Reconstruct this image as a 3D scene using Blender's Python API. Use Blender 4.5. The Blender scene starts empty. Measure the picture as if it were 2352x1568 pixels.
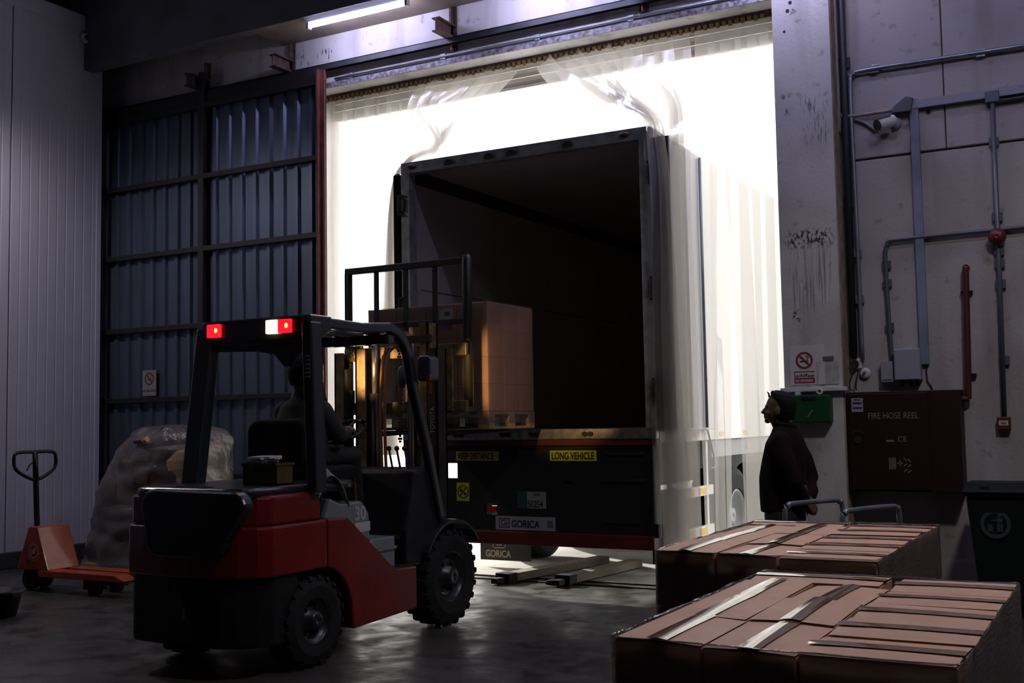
import bpy, bmesh, math, random
from mathutils import Vector, Matrix, noise
random.seed(7)
SC = bpy.context.scene
COL = SC.collection
R = math.radians

# ------------------------------------------------------------------ camera
CAM_YAW, CAM_PITCH, CAM_ROLL, CAM_FPX = R(29.090), R(4.1005), R(0.9745), 2577.4
def camera_axes():
    y, p, r = CAM_YAW, CAM_PITCH, CAM_ROLL
    f = Vector((-math.sin(y)*math.cos(p), math.cos(y)*math.cos(p), math.sin(p)))
    rt = Vector((math.cos(y), math.sin(y), 0)); up = rt.cross(f)
    c, s = math.cos(r), math.sin(r)
    return c*rt - s*up, s*rt + c*up, f
rt, up, fw = camera_axes()
cam_data = bpy.data.cameras.new('camera')
cam = bpy.data.objects.new('camera', cam_data); COL.objects.link(cam)
cam_data.sensor_width = 36.0
cam_data.lens = CAM_FPX/2352*36.0
cam_data.clip_start = 0.05; cam_data.clip_end = 300
M = Matrix((rt, up, -fw)).transposed().to_4x4(); M.translation = (0, 0, 1.5)
cam.matrix_world = M
SC.camera = cam

# ------------------------------------------------------------------ world, sun, exposure
SC.view_settings.view_transform = 'Standard'
SC.view_settings.look = 'None'
SC.view_settings.gamma = 1.0
SC.view_settings.use_curve_mapping = False
SC.view_settings.exposure = 0.0
SC.cycles.use_denoising = True
SC.cycles.max_bounces = 8; SC.cycles.transparent_max_bounces = 24
SC.cycles.sample_clamp_indirect = 6.0
SKY = 2.5; SUN = 9.0
world = bpy.data.worlds.new('hazy_sky'); SC.world = world; world.use_nodes = True
bg = world.node_tree.nodes['Background']
bg.inputs[0].default_value = (1.0, 0.985, 0.95, 1); bg.inputs[1].default_value = SKY

def light(name, kind, loc, power, color, **k):
    d = bpy.data.lights.new(name, kind); d.energy = power; d.color = color
    o = bpy.data.objects.new(name, d); COL.objects.link(o); o.location = loc
    for a, v in k.items():
        if a == 'aim': o.rotation_euler = Vector(v).to_track_quat('-Z', 'Y').to_euler()
        else: setattr(d, a, v)
    return o
light('sun', 'SUN', (0, 0, 30), SUN, (1, .95, .87), angle=R(2), aim=(.80, -.50, -.36))
pt = light('door_portal', 'AREA', (-5.2, 9.9, 2.5), 1, (1, 1, 1), shape='RECTANGLE', size=5.3, size_y=5.2, aim=(0, -1, 0))
pt.data.cycles.is_portal = True
# unseen high bay lamps added for brightness (their housings are built with the other lamps)
ADDED_HIGH_BAYS = [(0.6, 5.2, 6.6, 430, R(144)), (-10.15, 6.4, 5.5, 180, R(170))]
for hx, hy, hz, pw, cone in ADDED_HIGH_BAYS:
    light('added_high_bay_light', 'SPOT', (hx, hy, hz-.16), pw, (1, .93, .91), spot_size=cone, spot_blend=.7, shadow_soft_size=.25)
TUBE_COLOR = (.64, .62, 1.0); TUBE_STRENGTH = 100.0

# ------------------------------------------------------------------ materials
MATS = {}
def mat(name, col, rough=.5, metal=0., spec=.5, var=.0, scale=4., bump=0., bscale=None, col2=None, emit=None, es=0., coat=0., stretch=(1, 1, 1)):
    if name in MATS: return MATS[name]
    m = bpy.data.materials.new(name); m.use_nodes = True
    t = m.node_tree; n = t.nodes; l = t.links
    p = n['Principled BSDF']
    p.inputs['Base Color'].default_value = (*col, 1); p.inputs['Roughness'].default_value = rough
    p.inputs['Metallic'].default_value = metal; p.inputs['Specular IOR Level'].default_value = spec
    if coat: p.inputs['Coat Weight'].default_value = coat; p.inputs['Coat Roughness'].default_value = .08
    if emit: p.inputs['Emission Color'].default_value = (*emit, 1); p.inputs['Emission Strength'].default_value = es
    if var or bump or col2:
        tc = n.new('ShaderNodeTexCoord'); mp = n.new('ShaderNodeMapping'); mp.inputs['Scale'].default_value = stretch
        l.new(tc.outputs['Object'], mp.inputs[0])
    if var or col2:
        nz = n.new('ShaderNodeTexNoise'); nz.inputs['Scale'].default_value = scale; nz.inputs['Detail'].default_value = 6
        l.new(mp.outputs[0], nz.inputs['Vector'])
        rp = n.new('ShaderNodeValToRGB'); c2 = col2 or tuple(c*(1-var) for c in col)
        rp.color_ramp.elements[0].position = .38; rp.color_ramp.elements[1].position = .62
        rp.color_ramp.elements[0].color = (*c2, 1); rp.color_ramp.elements[1].color = (*col, 1)
        l.new(nz.outputs['Fac'], rp.inputs[0]); l.new(rp.outputs[0], p.inputs['Base Color'])
    if bump:
        nb = n.new('ShaderNodeTexNoise'); nb.inputs['Scale'].default_value = bscale or scale*6; nb.inputs['Detail'].default_value = 4
        l.new(mp.outputs[0], nb.inputs['Vector'])
        bp = n.new('ShaderNodeBump'); bp.inputs['Strength'].default_value = bump; bp.inputs['Distance'].default_value = .01
        l.new(nb.outputs['Fac'], bp.inputs['Height']); l.new(bp.outputs[0], p.inputs['Normal'])
    MATS[name] = m; return m

def film(name, tint, transp, rough=.15, transl=0., bump=.3, bscale=14., stretch=(1, 1, 1), glossy=.25):
    """clear plastic: see-through + a milky body + a glossy skin"""
    m = bpy.data.materials.new(name); m.use_nodes = True
    t = m.node_tree; n = t.nodes; l = t.links; n.remove(n['Principled BSDF'])
    out = n['Material Output']
    tr = n.new('ShaderNodeBsdfTransparent'); tr.inputs[0].default_value = (*[min(1, c*.15+.85) for c in tint], 1)
    body = n.new('ShaderNodeBsdfTranslucent'); body.inputs[0].default_value = (*tint, 1)
    dif = n.new('ShaderNodeBsdfDiffuse'); dif.inputs[0].default_value = (*tint, 1)
    gl = n.new('ShaderNodeBsdfGlossy'); gl.inputs['Roughness'].default_value = rough
    mb = n.new('ShaderNodeMixShader'); mb.inputs[0].default_value = 1-transl
    l.new(body.outputs[0], mb.inputs[1]); l.new(dif.outputs[0], mb.inputs[2])
    m1 = n.new('ShaderNodeMixShader'); m1.inputs[0].default_value = transp
    l.new(mb.outputs[0], m1.inputs[1]); l.new(tr.outputs[0], m1.inputs[2])
    fr = n.new('ShaderNodeFresnel'); fr.inputs[0].default_value = 1.42
    mu = n.new('ShaderNodeMath'); mu.operation = 'MULTIPLY'; mu.inputs[1].default_value = glossy*4
    mu.use_clamp = True
    l.new(fr.outputs[0], mu.inputs[0])
    m2 = n.new('ShaderNodeMixShader'); l.new(mu.outputs[0], m2.inputs[0])
    l.new(m1.outputs[0], m2.inputs[1]); l.new(gl.outputs[0], m2.inputs[2])
    tc = n.new('ShaderNodeTexCoord'); mp = n.new('ShaderNodeMapping'); mp.inputs['Scale'].default_value = stretch
    l.new(tc.outputs['Object'], mp.inputs[0])
    nb = n.new('ShaderNodeTexNoise'); nb.inputs['Scale'].default_value = bscale; nb.inputs['Detail'].default_value = 3
    l.new(mp.outputs[0], nb.inputs['Vector'])
    bp = n.new('ShaderNodeBump'); bp.inputs['Strength'].default_value = bump; bp.inputs['Distance'].default_value = .02
    l.new(nb.outputs['Fac'], bp.inputs['Height']); l.new(bp.outputs[0], gl.inputs['Normal']); l.new(bp.outputs[0], fr.inputs['Normal'])
    l.new(m2.outputs[0], out.inputs[0]); return m

def painted_wall(name, col, dirt, amount):
    """painted masonry with vertical run-off streaks and blotches"""
    m = mat(name, col, rough=.75, spec=.25, bump=.25, bscale=30)
    t = m.node_tree; n = t.nodes; l = t.links; p = n['Principled BSDF']
    tc = n.new('ShaderNodeTexCoord'); prev = None
    a = n.new('ShaderNodeRGB'); a.outputs[0].default_value = (*col, 1); prev = a.outputs[0]
    for sc, st, lo, hi, amt in ((1.0, (3.5, 3.5, .35), .52, .75, amount), (1.3, (1, 1, 1), .5, .8, amount*.8), (9, (1, 1, 1), .62, .72, amount*.9)):
        mp = n.new('ShaderNodeMapping'); mp.inputs['Scale'].default_value = st; l.new(tc.outputs['Object'], mp.inputs[0])
        nz = n.new('ShaderNodeTexNoise'); nz.inputs['Scale'].default_value = sc; nz.inputs['Detail'].default_value = 8
        l.new(mp.outputs[0], nz.inputs['Vector'])
        mr = n.new('ShaderNodeMapRange'); mr.inputs[1].default_value = lo; mr.inputs[2].default_value = hi; mr.inputs[4].default_value = amt
        l.new(nz.outputs['Fac'], mr.inputs[0])
        mx = n.new('ShaderNodeMix'); mx.data_type = 'RGBA'; l.new(mr.outputs[0], mx.inputs[0])
        l.new(prev, mx.inputs[6]); mx.inputs[7].default_value = (*dirt, 1); prev = mx.outputs[2]
    l.new(prev, p.inputs['Base Color']); return m

# ------------------------------------------------------------------ mesh helpers
ORG = {}
def NB(): return bmesh.new()
def bx(b, x0, x1, y0, y1, z0, z1, m=None):
    v = [b.verts.new(q) for q in ((x0,y0,z0),(x1,y0,z0),(x1,y1,z0),(x0,y1,z0),(x0,y0,z1),(x1,y0,z1),(x1,y1,z1),(x0,y1,z1))]
    for f in ((0,3,2,1),(4,5,6,7),(0,1,5,4),(1,2,6,5),(2,3,7,6),(3,0,4,7)): b.faces.new([v[i] for i in f])
    if m is not None: bmesh.ops.transform(b, matrix=m, verts=v)
    return v
def prism(b, pts, ax, a, c):
    """pts 2D: ax 'x' -> (y,z), 'y' -> (x,z), 'z' -> (x,y); extruded along ax from a to c"""
    def P(q, h): return (h, q[0], q[1]) if ax == 'x' else (q[0], h, q[1]) if ax == 'y' else (q[0], q[1], h)
    A = [b.verts.new(P(q, a)) for q in pts]; B = [b.verts.new(P(q, c)) for q in pts]; n = len(pts)
    fs = [b.faces.new(A), b.faces.new(list(reversed(B)))]
    for i in range(n): fs.append(b.faces.new((A[i], B[i], B[(i+1) % n], A[(i+1) % n])))
    bmesh.ops.recalc_face_normals(b, faces=fs)
def ring_pts(c, d, r, n, ref=None):
    d = Vector(d).normalized(); ref = Vector(ref) if ref else (Vector((0,0,1)) if abs(d.z) < .9 else Vector((1,0,0)))
    u = d.cross(ref).normalized(); w = d.cross(u).normalized()
    ru, rw = (r if isinstance(r, (tuple, list)) else (r, r))
    return [Vector(c) + u*ru*math.cos(2*math.pi*i/n) + w*rw*math.sin(2*math.pi*i/n) for i in range(n)]
def tube(b, pts, r, n=10, cap=True, ref=None):
    pts = [Vector(p) for p in pts]; rs = r if isinstance(r, list) else [r]*len(pts); rows = []
    for i, p in enumerate(pts):
        d = (pts[min(i+1, len(pts)-1)] - pts[max(i-1, 0)])
        rows.append([b.verts.new(q) for q in ring_pts(p, d, rs[i], n, ref)])
    fs = []
    for i in range(len(rows)-1):
        for j in range(n): fs.append(b.faces.new((rows[i][j], rows[i][(j+1) % n], rows[i+1][(j+1) % n], rows[i+1][j])))
    if cap: fs += [b.faces.new(rows[0]), b.faces.new(list(reversed(rows[-1])))]
    bmesh.ops.recalc_face_normals(b, faces=fs)
def cyl(b, p0, p1, r, n=20): tube(b, [p0, p1], r, n)
def lathe(b, prof, ctr, axis='x', n=40):
    """prof: (offset along axis, radius) closed profile"""
    rows = []
    for k in range(n):
        a = 2*math.pi*k/n; c, s = math.cos(a), math.sin(a); row = []
        for h, r in prof:
            q = (h, r*c, r*s) if axis == 'x' else (r*c, h, r*s) if axis == 'y' else (r*c, r*s, h)
            row.append(b.verts.new(Vector(ctr)+Vector(q)))
        rows.append(row)
    m = len(prof); fs = []
    for k in range(n):
        for j in range(m): fs.append(b.faces.new((rows[k][j], rows[k][(j+1) % m], rows[(k+1) % n][(j+1) % m], rows[(k+1) % n][j])))
    bmesh.ops.recalc_face_normals(b, faces=fs)
def sph(b, c, r, u=16, v=10, m=None):
    r = r if isinstance(r, (tuple, list)) else (r, r, r)
    mm = Matrix.Translation(c) @ (m or Matrix()) @ Matrix.Diagonal((*r, 1))
    bmesh.ops.create_uvsphere(b, u_segments=u, v_segments=v, radius=1, matrix=mm)
def sheet(b, g):
    vs = [[b.verts.new(q) for q in row] for row in g]
    for i in range(len(g)-1):
        for j in range(len(g[0])-1): b.faces.new((vs[i][j], vs[i][j+1], vs[i+1][j+1], vs[i+1][j]))
def spline(pts, k=6):
    pts = [Vector(p) for p in pts]; out = []
    for i in range(len(pts)-1):
        p0, p1, p2, p3 = pts[max(i-1,0)], pts[i], pts[i+1], pts[min(i+2,len(pts)-1)]
        for s in range(k):
            t = s/k; out.append(.5*((2*p1)+(p2-p0)*t+(2*p0-5*p1+4*p2-p3)*t*t+(3*p1-p0-3*p2+p3)*t**3))
    return out+[pts[-1]]
def arc(c, r, a0, a1, n): return [(c[0]+r*math.cos(R(a0+(a1-a0)*i/n)), c[1]+r*math.sin(R(a0+(a1-a0)*i/n))) for i in range(n+1)]

def link_mesh(name, me, parent, org):
    o = bpy.data.objects.new(name, me); COL.objects.link(o)
    if parent is not None: o.parent = parent; ORG[o] = ORG[parent]
    else: o.location = org; ORG[o] = Vector(org)
    return o
def tag(o, label=None, cat=None, group=None, kind=None):
    if label: o['label'] = label
    if cat: o['category'] = cat
    if group: o['group'] = group
    if kind: o['kind'] = kind
    return o
def put(name, b, m, parent=None, bev=0., smooth=False, label=None, cat=None, group=None, kind=None, seg=2):
    """link the bmesh (in world coordinates) as one mesh object"""
    me = bpy.data.meshes.new(name)
    if parent is not None: org = ORG[parent]
    else:
        xs = [v.co for v in b.verts]
        org = Vector(((min(v.x for v in xs)+max(v.x for v in xs))/2, (min(v.y for v in xs)+max(v.y for v in xs))/2, min(v.z for v in xs)))
    bmesh.ops.translate(b, vec=-org, verts=b.verts[:])
    if smooth:
        for f in b.faces: f.smooth = True
    b.to_mesh(me); b.free(); me.materials.append(m)
    o = link_mesh(name, me, parent, org)
    if bev:
        md = o.modifiers.new('edge', 'BEVEL'); md.width = bev; md.segments = seg; md.limit_method = 'ANGLE'
    return tag(o, label, cat, group, kind)
def box(name, m, x0, x1, y0, y1, z0, z1, parent=None, bev=0., **k):
    b = NB(); bx(b, x0, x1, y0, y1, z0, z1); return put(name, b, m, parent, bev, **k)
def thing(name, loc, label, cat, group=None, kind=None):
    o = bpy.data.objects.new(name, None); COL.objects.link(o); o.location = loc; o.empty_display_size = .1; ORG[o] = Vector(loc)
    return tag(o, label, cat, group, kind)
def fused(name, b, m, parent, voxel, smooth_it=3, label=None):
    """several closed volumes grown together into one continuous skin"""
    me = bpy.data.meshes.new('t'); bmesh.ops.translate(b, vec=-ORG[parent], verts=b.verts[:]); b.to_mesh(me); b.free()
    o = bpy.data.objects.new('t', me); COL.objects.link(o)
    rm = o.modifiers.new('r', 'REMESH'); rm.mode = 'VOXEL'; rm.voxel_size = voxel; rm.use_smooth_shade = True
    if smooth_it:
        sm = o.modifiers.new('s', 'SMOOTH'); sm.iterations = smooth_it; sm.factor = .5
    dg = bpy.context.evaluated_depsgraph_get(); dg.update()
    res = bpy.data.meshes.new_from_object(o.evaluated_get(dg)); bpy.data.objects.remove(o)
    res.name = name; res.materials.clear(); res.materials.append(m)
    return tag(link_mesh(name, res, parent, (0,0,0)), label)
def text(name, s, size, loc, m, parent, rot=(R(90), 0, 0), sx=1., ext=.0008, align='LEFT', bold=0., label=None):
    c = bpy.data.curves.new('t', 'FONT'); c.body = s; c.size = size; c.extrude = ext; c.align_x = align; c.offset = bold
    o = bpy.data.objects.new('t', c); COL.objects.link(o)
    dg = bpy.context.evaluated_depsgraph_get(); dg.update()
    me = bpy.data.meshes.new_from_object(o.evaluated_get(dg)); bpy.data.objects.remove(o)
    from mathutils import Euler
    mm = Matrix.Translation(Vector(loc)-ORG[parent]) @ Euler(rot).to_matrix().to_4x4() @ Matrix.Diagonal((sx, 1, 1, 1))
    me.transform(mm); me.name = name; me.materials.clear(); me.materials.append(m)
    return tag(link_mesh(name, me, parent, (0,0,0)), label)
def copy_tree(o, parent=None, loc=None, rot=None):
    c = o.copy(); COL.objects.link(c)
    if parent is not None: c.parent = parent
    if loc is not None: c.location = loc
    if rot is not None: c.rotation_euler = rot
    ORG[c] = Vector(c.location) if parent is None else ORG[parent]
    for ch in list(o.children): copy_tree(ch, c)
    return c
def ring(b, c, ro, ri, ax, t, n=28, a0=0, a1=360):
    """flat annulus of thickness t facing along axis ax"""
    full = abs(a1-a0) >= 360
    o, i = arc((0,0), ro, a0, a1, n), arc((0,0), ri, a0, a1, n)
    k = n if full else n
    for j in range(k):
        q = [o[j], o[j+1], i[j+1], i[j]]
        if ax == 'y': prism(b, [(c[0]+u, c[2]+w) for u, w in q], 'y', c[1], c[1]+t)
        else: prism(b, [(c[1]+u, c[2]+w) for u, w in q], 'x', c[0], c[0]+t)

# common materials
m_black = mat('black_paint', (.008, .009, .011), .45, spec=.3, var=.3)
m_blackmatt = mat('black_rubber', (.008, .008, .009), .8, spec=.2, bump=.2, bscale=40)
m_plastic = mat('black_plastic', (.009, .010, .013), .5, spec=.3)
m_steel = mat('dark_steel', (.05, .052, .06), .5, .6, var=.4)
m_galv = mat('galvanised_conduit', (.28, .31, .35), .4, .7, var=.2)
m_alu = mat('worn_aluminium', (.45, .46, .48), .32, .9, var=.35, scale=14)
m_white = mat('white_print', (.7, .7, .72), .6)
m_rust = mat('rusty_steel', (.13, .075, .055), .7, .2, col2=(.06, .04, .035), scale=18)
m_yellow = mat('yellow_label', (.62, .58, .03), .5)
m_ink = mat('black_ink', (.01, .01, .01), .6)
m_red = mat('red_paint', (.17, .006, .005), .3, coat=.35, var=.25, scale=3)
# ------------------------------------------------------------------ room shell
m_wall = painted_wall('painted_wall', (.50, .485, .47), (.12, .10, .10), .55)
def stains(m):
    """mould patches and run marks on the pillar, at their own places on the wall"""
    t = m.node_tree; n = t.nodes; l = t.links; p = n['Principled BSDF']
    src = p.inputs['Base Color'].links[0].from_socket; ge = n.new('ShaderNodeNewGeometry')
    for x0, x1, z0, z1, sc, st, lo, c in ((-2.66, -2.16, 2.93, 3.13, 42, (1, 1, .55), .47, (.035, .05, .045)), (-2.64, -2.18, 2.35, 3.05, 18, (2.6, 1, .09), .50, (.25, .235, .25)),
                                      (-2.46, -2.17, 3.80, 4.32, 34, (1.6, 1, .20), .52, (.16, .155, .18)), (-2.62, -2.50, 4.12, 4.34, 20, (1, 1, .6), .52, (.09, .13, .09)), (-2.58, -2.50, 2.28, 2.44, 24, (1, 1, 1), .5, (.06, .07, .06)), (-2.52, -2.44, 5.0, 5.3, 22, (1, 1, 1), .56, (.03, .03, .035)),
                                      (-8.1, -7.4, 5.45, 5.75, 18, (2, 1, .5), .6, (.05, .05, .08))):
        mp = n.new('ShaderNodeMapping'); mp.inputs['Scale'].default_value = st; l.new(ge.outputs['Position'], mp.inputs[0])
        nz = n.new('ShaderNodeTexNoise'); nz.inputs['Scale'].default_value = sc; nz.inputs['Detail'].default_value = 5; l.new(mp.outputs[0], nz.inputs['Vector'])
        sx = n.new('ShaderNodeSeparateXYZ'); l.new(ge.outputs['Position'], sx.inputs[0]); fac = None
        r = n.new('ShaderNodeMapRange'); r.inputs[1].default_value = lo; r.inputs[2].default_value = lo+.09; l.new(nz.outputs['Fac'], r.inputs[0]); fac = r.outputs[0]
        for sock, a, b_ in ((sx.outputs[0], x0, x1), (sx.outputs[2], z0, z1)):
            w = (b_-a)*.22
            for u0, u1 in ((a, a+w), (b_, b_-w)):
                q = n.new('ShaderNodeMapRange'); q.inputs[1].default_value = u0; q.inputs[2].default_value = u1; l.new(sock, q.inputs[0])
                mu = n.new('ShaderNodeMath'); mu.operation = 'MULTIPLY'; l.new(fac, mu.inputs[0]); l.new(q.outputs[0], mu.inputs[1]); fac = mu.outputs[0]
        mx = n.new('ShaderNodeMix'); mx.data_type = 'RGBA'; l.new(fac, mx.inputs[0]); l.new(src, mx.inputs[6]); mx.inputs[7].default_value = (*c, 1); src = mx.outputs[2]
    l.new(src, p.inputs['Base Color'])
stains(m_wall)
m_wall2 = painted_wall('painted_precast', (.36, .335, .33), (.15, .11, .09), .55)
m_fascia = mat('dark_fascia', (.16, .17, .2), .8, var=.3, scale=1.5)
m_hole = mat('dark_hole', (.015, .013, .013), .9)
m_soffit = mat('canopy_soffit', (.22, .18, .13), .8, var=.2, bump=.2)
m_panel = mat('cold_room_panel', (.50, .49, .60), .35, spec=.4, var=.06, scale=2, stretch=(1, 1, .2))
def concrete(name, col, dark, rough, spec):
    m = mat(name, col, rough=rough, spec=spec, bump=.35, bscale=9)
    t = m.node_tree; n = t.nodes; l = t.links; p = n['Principled BSDF']; tc = n.new('ShaderNodeTexCoord')
    a = n.new('ShaderNodeRGB'); a.outputs[0].default_value = (*col, 1); prev = a.outputs[0]
    for sc, lo, hi, amt in ((.7, .42, .62, .75), (4, .5, .7, .6), (30, .62, .72, .6)):
        nz = n.new('ShaderNodeTexNoise'); nz.inputs['Scale'].default_value = sc; nz.inputs['Detail'].default_value = 8; nz.inputs['Distortion'].default_value = .6
        l.new(tc.outputs['Object'], nz.inputs['Vector'])
        mr = n.new('ShaderNodeMapRange'); mr.inputs[1].default_value = lo; mr.inputs[2].default_value = hi; mr.inputs[4].default_value = amt
        l.new(nz.outputs['Fac'], mr.inputs[0])
        mx = n.new('ShaderNodeMix'); mx.data_type = 'RGBA'; l.new(mr.outputs[0], mx.inputs[0])
        l.new(prev, mx.inputs[6]); mx.inputs[7].default_value = (*dark, 1); prev = mx.outputs[2]
        if sc == 4:
            mr2 = n.new('ShaderNodeMapRange'); mr2.inputs[1].default_value = .35; mr2.inputs[2].default_value = .7
            mr2.inputs[3].default_value = rough-.12; mr2.inputs[4].default_value = rough+.2
            l.new(nz.outputs['Fac'], mr2.inputs[0]); l.new(mr2.outputs[0], p.inputs['Roughness'])
    l.new(prev, p.inputs['Base Color']); return m
m_floor = concrete('stained_concrete', (.05, .046, .038), (.012, .012, .013), .40, .6)
m_yard = concrete('sunlit_yard_concrete', (.46, .44, .39), (.32, .30, .27), .8, .3)
OX0, OX1, OZ = -7.84, -2.665, 5.19           # the doorway
S = dict(kind='structure')
box('floor', m_floor, -16, 6, -6, 9.62, -.2, 0, **S)
box('ground', m_yard, -60, 40, 9.62, 90, -.2, -.002, **S)
box('ceiling', m_fascia, -16, 6, -6, 10.1, 8, 8.2, **S)
b = NB()
bx(b, -16, OX0, 9.62, 10.1, 0, 8); bx(b, OX0, OX1, 9.62, 10.1, OZ, 8); bx(b, OX1, -2.17, 9.62, 10.1, 0, 8)
wb = put('wall_back', b, m_wall, **S)
bx0 = NB(); bx(bx0, -2.17, 6, 9.90, 10.1, 0, 8); wr = put('wall_right', bx0, mat('joint_mortar', (.12, .10, .09), .9), **S)
for (x0, x1, z0, z1) in ((-2.168, 6, 0, 3.705), (-2.168, -1.305, 3.725, 8), (-1.295, 1.6, 3.725, 8), (1.61, 6, 3.725, 8)):
    box('panel', m_wall2, x0, x1, 9.87, 9.91, z0, z1, wr, bev=.006)
b = NB(); bx(b, -2.175, -2.16, 9.64, 9.872, 0, 8); put('reveal', b, mat('bare_render', (.30, .24, .17), .85, var=.4, scale=8), wb)
box('wall_front', m_fascia, -16, 6, -6.2, -6, 0, 8, **S)
b = NB(); bx(b, -16.2, -16, -6.2, 10.1, 0, 8); put('wall_far_left', b, m_fascia, **S)
b = NB(); bx(b, 6, 6.2, -6.2, 10.1, 0, 8); put('wall_far_right', b, m_fascia, **S)
# mezzanine fascia and the canopy slab that carries the lamp
box('wall_upper', m_fascia, -16, 6, 9.04, 9.18, 5.785, 8, **S)
box('trim_1', m_soffit, -8.235, 6, 9.045, 9.62, 5.78, 5.95, bev=.004, **S)
# lintel edge: steel angle and clean plaster under it
b = NB(); bx(b, OX0, OX1, 9.60, 9.62, 5.19, 5.245); put('trim_2', b, mat('chipped_steel_angle', (.30, .30, .36), .5, .3, col2=(.10, .08, .08), scale=22), **S)
for xx, zz, rr_ in ((-2.50, 5.13, .016), (-2.525, 5.06, .017), (-2.56, 4.88, .012)):
    b = NB(); lathe(b, [(-.003, rr_), (.01, rr_), (.01, .001), (-.003, .001)], (xx, 9.62, zz), 'y', 12); put('drill_hole', b, m_hole, wb)
b = NB(); lathe(b, [(-.003, .02), (.01, .02), (.01, .001), (-.003, .001)], (-1.43, 9.87, 4.05), 'y', 14); put('drill_hole', b, m_hole, wr)
# cold-room partition
wl = thing('wall_left', (-10.83, 6, 0), None, None, kind='structure')
ys = [9.3, 8.065, 6.9, 5.75, 4.6, 3.45, 2.3, 1.15, 0, -1.15]
for i in range(9):
    b = NB(); y1, y0 = ys[i]-.004, ys[i+1]+.004
    n = 10; prof = []
    for k in range(n):                                                  # micro-ribbed sheet
        a, c = y0+(y1-y0)*k/n, y0+(y1-y0)*(k+1)/n
        prof += [(-10.833, a+.004), (-10.83, a+.012), (-10.83, c-.012), (-10.833, c-.004)]
    prof = [(-10.95, y0)]+prof+[(-10.95, y1)]
    prism(b, prof, 'z', .18, 6.30); put('panel', b, m_panel, wl)
b = NB(); bx(b, -10.95, -10.815, -1.15, 9.305, 6.27, 6.45); bx(b, -10.95, -10.822, 9.24, 9.31, .18, 6.45); put('flashing', b, m_panel, wl, bev=.004)
box('baseboard_left', mat('dark_kerb', (.03, .03, .033), .8), -10.98, -10.79, -1.2, 9.33, 0, .18, bev=.01, **S)
b = NB(); bx(b, -16, -10.95, 9.2, 9.3, 0, 6.45); bx(b, -16, -10.95, -1.15, -1.05, 0, 6.45); bx(b, -16, -10.9, -1.15, 9.3, 6.45, 6.5); put('wall_cold_room', b, m_fascia, **S)
# floor guide channel of the sliding door
for i, yy in enumerate((9.385, 9.585)):
    b = NB(); bx(b, -11, -2.3, yy, yy+.022, -.01, .012); bx(b, -11, -2.3, yy+.05, yy+.058, -.01, .006)
    put('trim_%d' % (3+i), b, m_rust, **S)

# ------------------------------------------------------------------ sliding door (corrugated, slid open to the left)
m_sheet = mat('dull_corrugated_steel', (.10, .125, .19), .42, .55, var=.2, scale=3, stretch=(3, 3, .3))
m_frame = mat('black_frame_steel', (.016, .014, .014), .55, .2)
door = thing('door_1', (-9.2, 9.47, .03), None, None, kind='structure')
x = -12.3
while x < -7.62:                                                        # sheets of five ribs, 0.2 m pitch
    x1 = min(x+1.0, -7.6); b = NB(); g = []
    px = x; row = []
    while px < x1-.01:
        for dx, dy in ((0, 0), (.115, 0), (.135, -.032), (.18, -.032)): row.append((px+dx, 9.50+dy))
        px += .2
    row.append((x1+.012, 9.50))
    sheet(b, [[(u, v, .06) for u, v in row], [(u, v, 5.24) for u, v in row]])
    o = put('sheet', b, m_sheet, door); md = o.modifiers.new('gauge', 'SOLIDIFY'); md.thickness = .0015
    x += 1.0
for z in (.10, .95, 1.83, 2.66, 3.54, 4.38, 5.21): box('rail', m_frame, -12.3, -7.6, 9.405, 9.462, z-.03, z+.03, door, bev=.004)
for xx in (-12.2, -10.95, -9.295): box('stile', m_frame, xx-.04, xx+.04, 9.40, 9.464, .06, 5.24 if xx != -9.295 else 5.6, door, bev=.004)
b = NB(); bx(b, -7.60, -7.575, 9.39, 9.54, .03, 5.34); bx(b, -7.60, -7.515, 9.43, 9.45, .03, 5.34); put('edge_post', b, mat('red_oxide_steel', (.13, .03, .025), .6, var=.4, scale=9), door, label='red oxide painted edge post')
# track, brackets
tr = thing('door_track', (-6.8, 9.56, 5.375), 'dark steel sliding-door track running along the wall above the doorway', 'track')
b = NB(); bx(b, -12.4, -2.3, 9.53, 9.538, 5.375, 5.436); bx(b, -12.4, -2.3, 9.582, 9.59, 5.375, 5.436); bx(b, -12.4, -2.3, 9.53, 9.59, 5.43, 5.44); put('channel', b, m_steel, tr)
b = NB(); bx(b, -12.4, -7.62, 9.44, 9.585, 5.20, 5.375); put('hanger_plate', b, m_frame, tr)
for i, xx in enumerate((-11.2, -9.39, -8.11, -5.98, -3.87)):
    b = NB(); bx(b, xx-.045, xx+.045, 9.607, 9.62, 5.31, 5.775); bx(b, xx-.006, xx+.006, 9.56, 9.61, 5.31, 5.775); put('bracket', b, m_rust, tr)
    b = NB(); bx(b, xx-.045, xx+.045, 9.28, 9.61, 5.56, 5.572); bx(b, xx-.045, xx+.045, 9.28, 9.61, 5.43, 5.442); bx(b, xx-.006, xx+.006, 9.28, 9.61, 5.442, 5.56); put('bracket_arm', b, m_rust, tr)
    b = NB(); bx(b, xx-.02, xx+.02, 9.54, 9.58, 5.44, 5.47); put('hanger', b, m_rust, tr)
def conduit(label, pts, r, m, clips=(), name='conduit', n=8, k=None, cat='conduit'):
    t = thing(name, pts[0], label, cat)
    b = NB(); tube(b, pts, r, n); put('pipe', b, m, t, smooth=True)
    for c in clips:
        b = NB(); bx(b, c[0]-.018-r, c[0]+.018+r, c[1]-.012, c[1]+.012, c[2]-.018-r, c[2]+.018+r); put('clip', b, m, t, bev=.004)
    return t
conduit('thin grey conduit clipped along the lintel just above the curtain rail', [(-7.5, 9.595, 5.275), (-2.3, 9.595, 5.275)], .013, m_galv, [(x, 9.605, 5.275) for x in (-7.3, -6.1, -5.0, -4.0, -3.0)])

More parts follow.
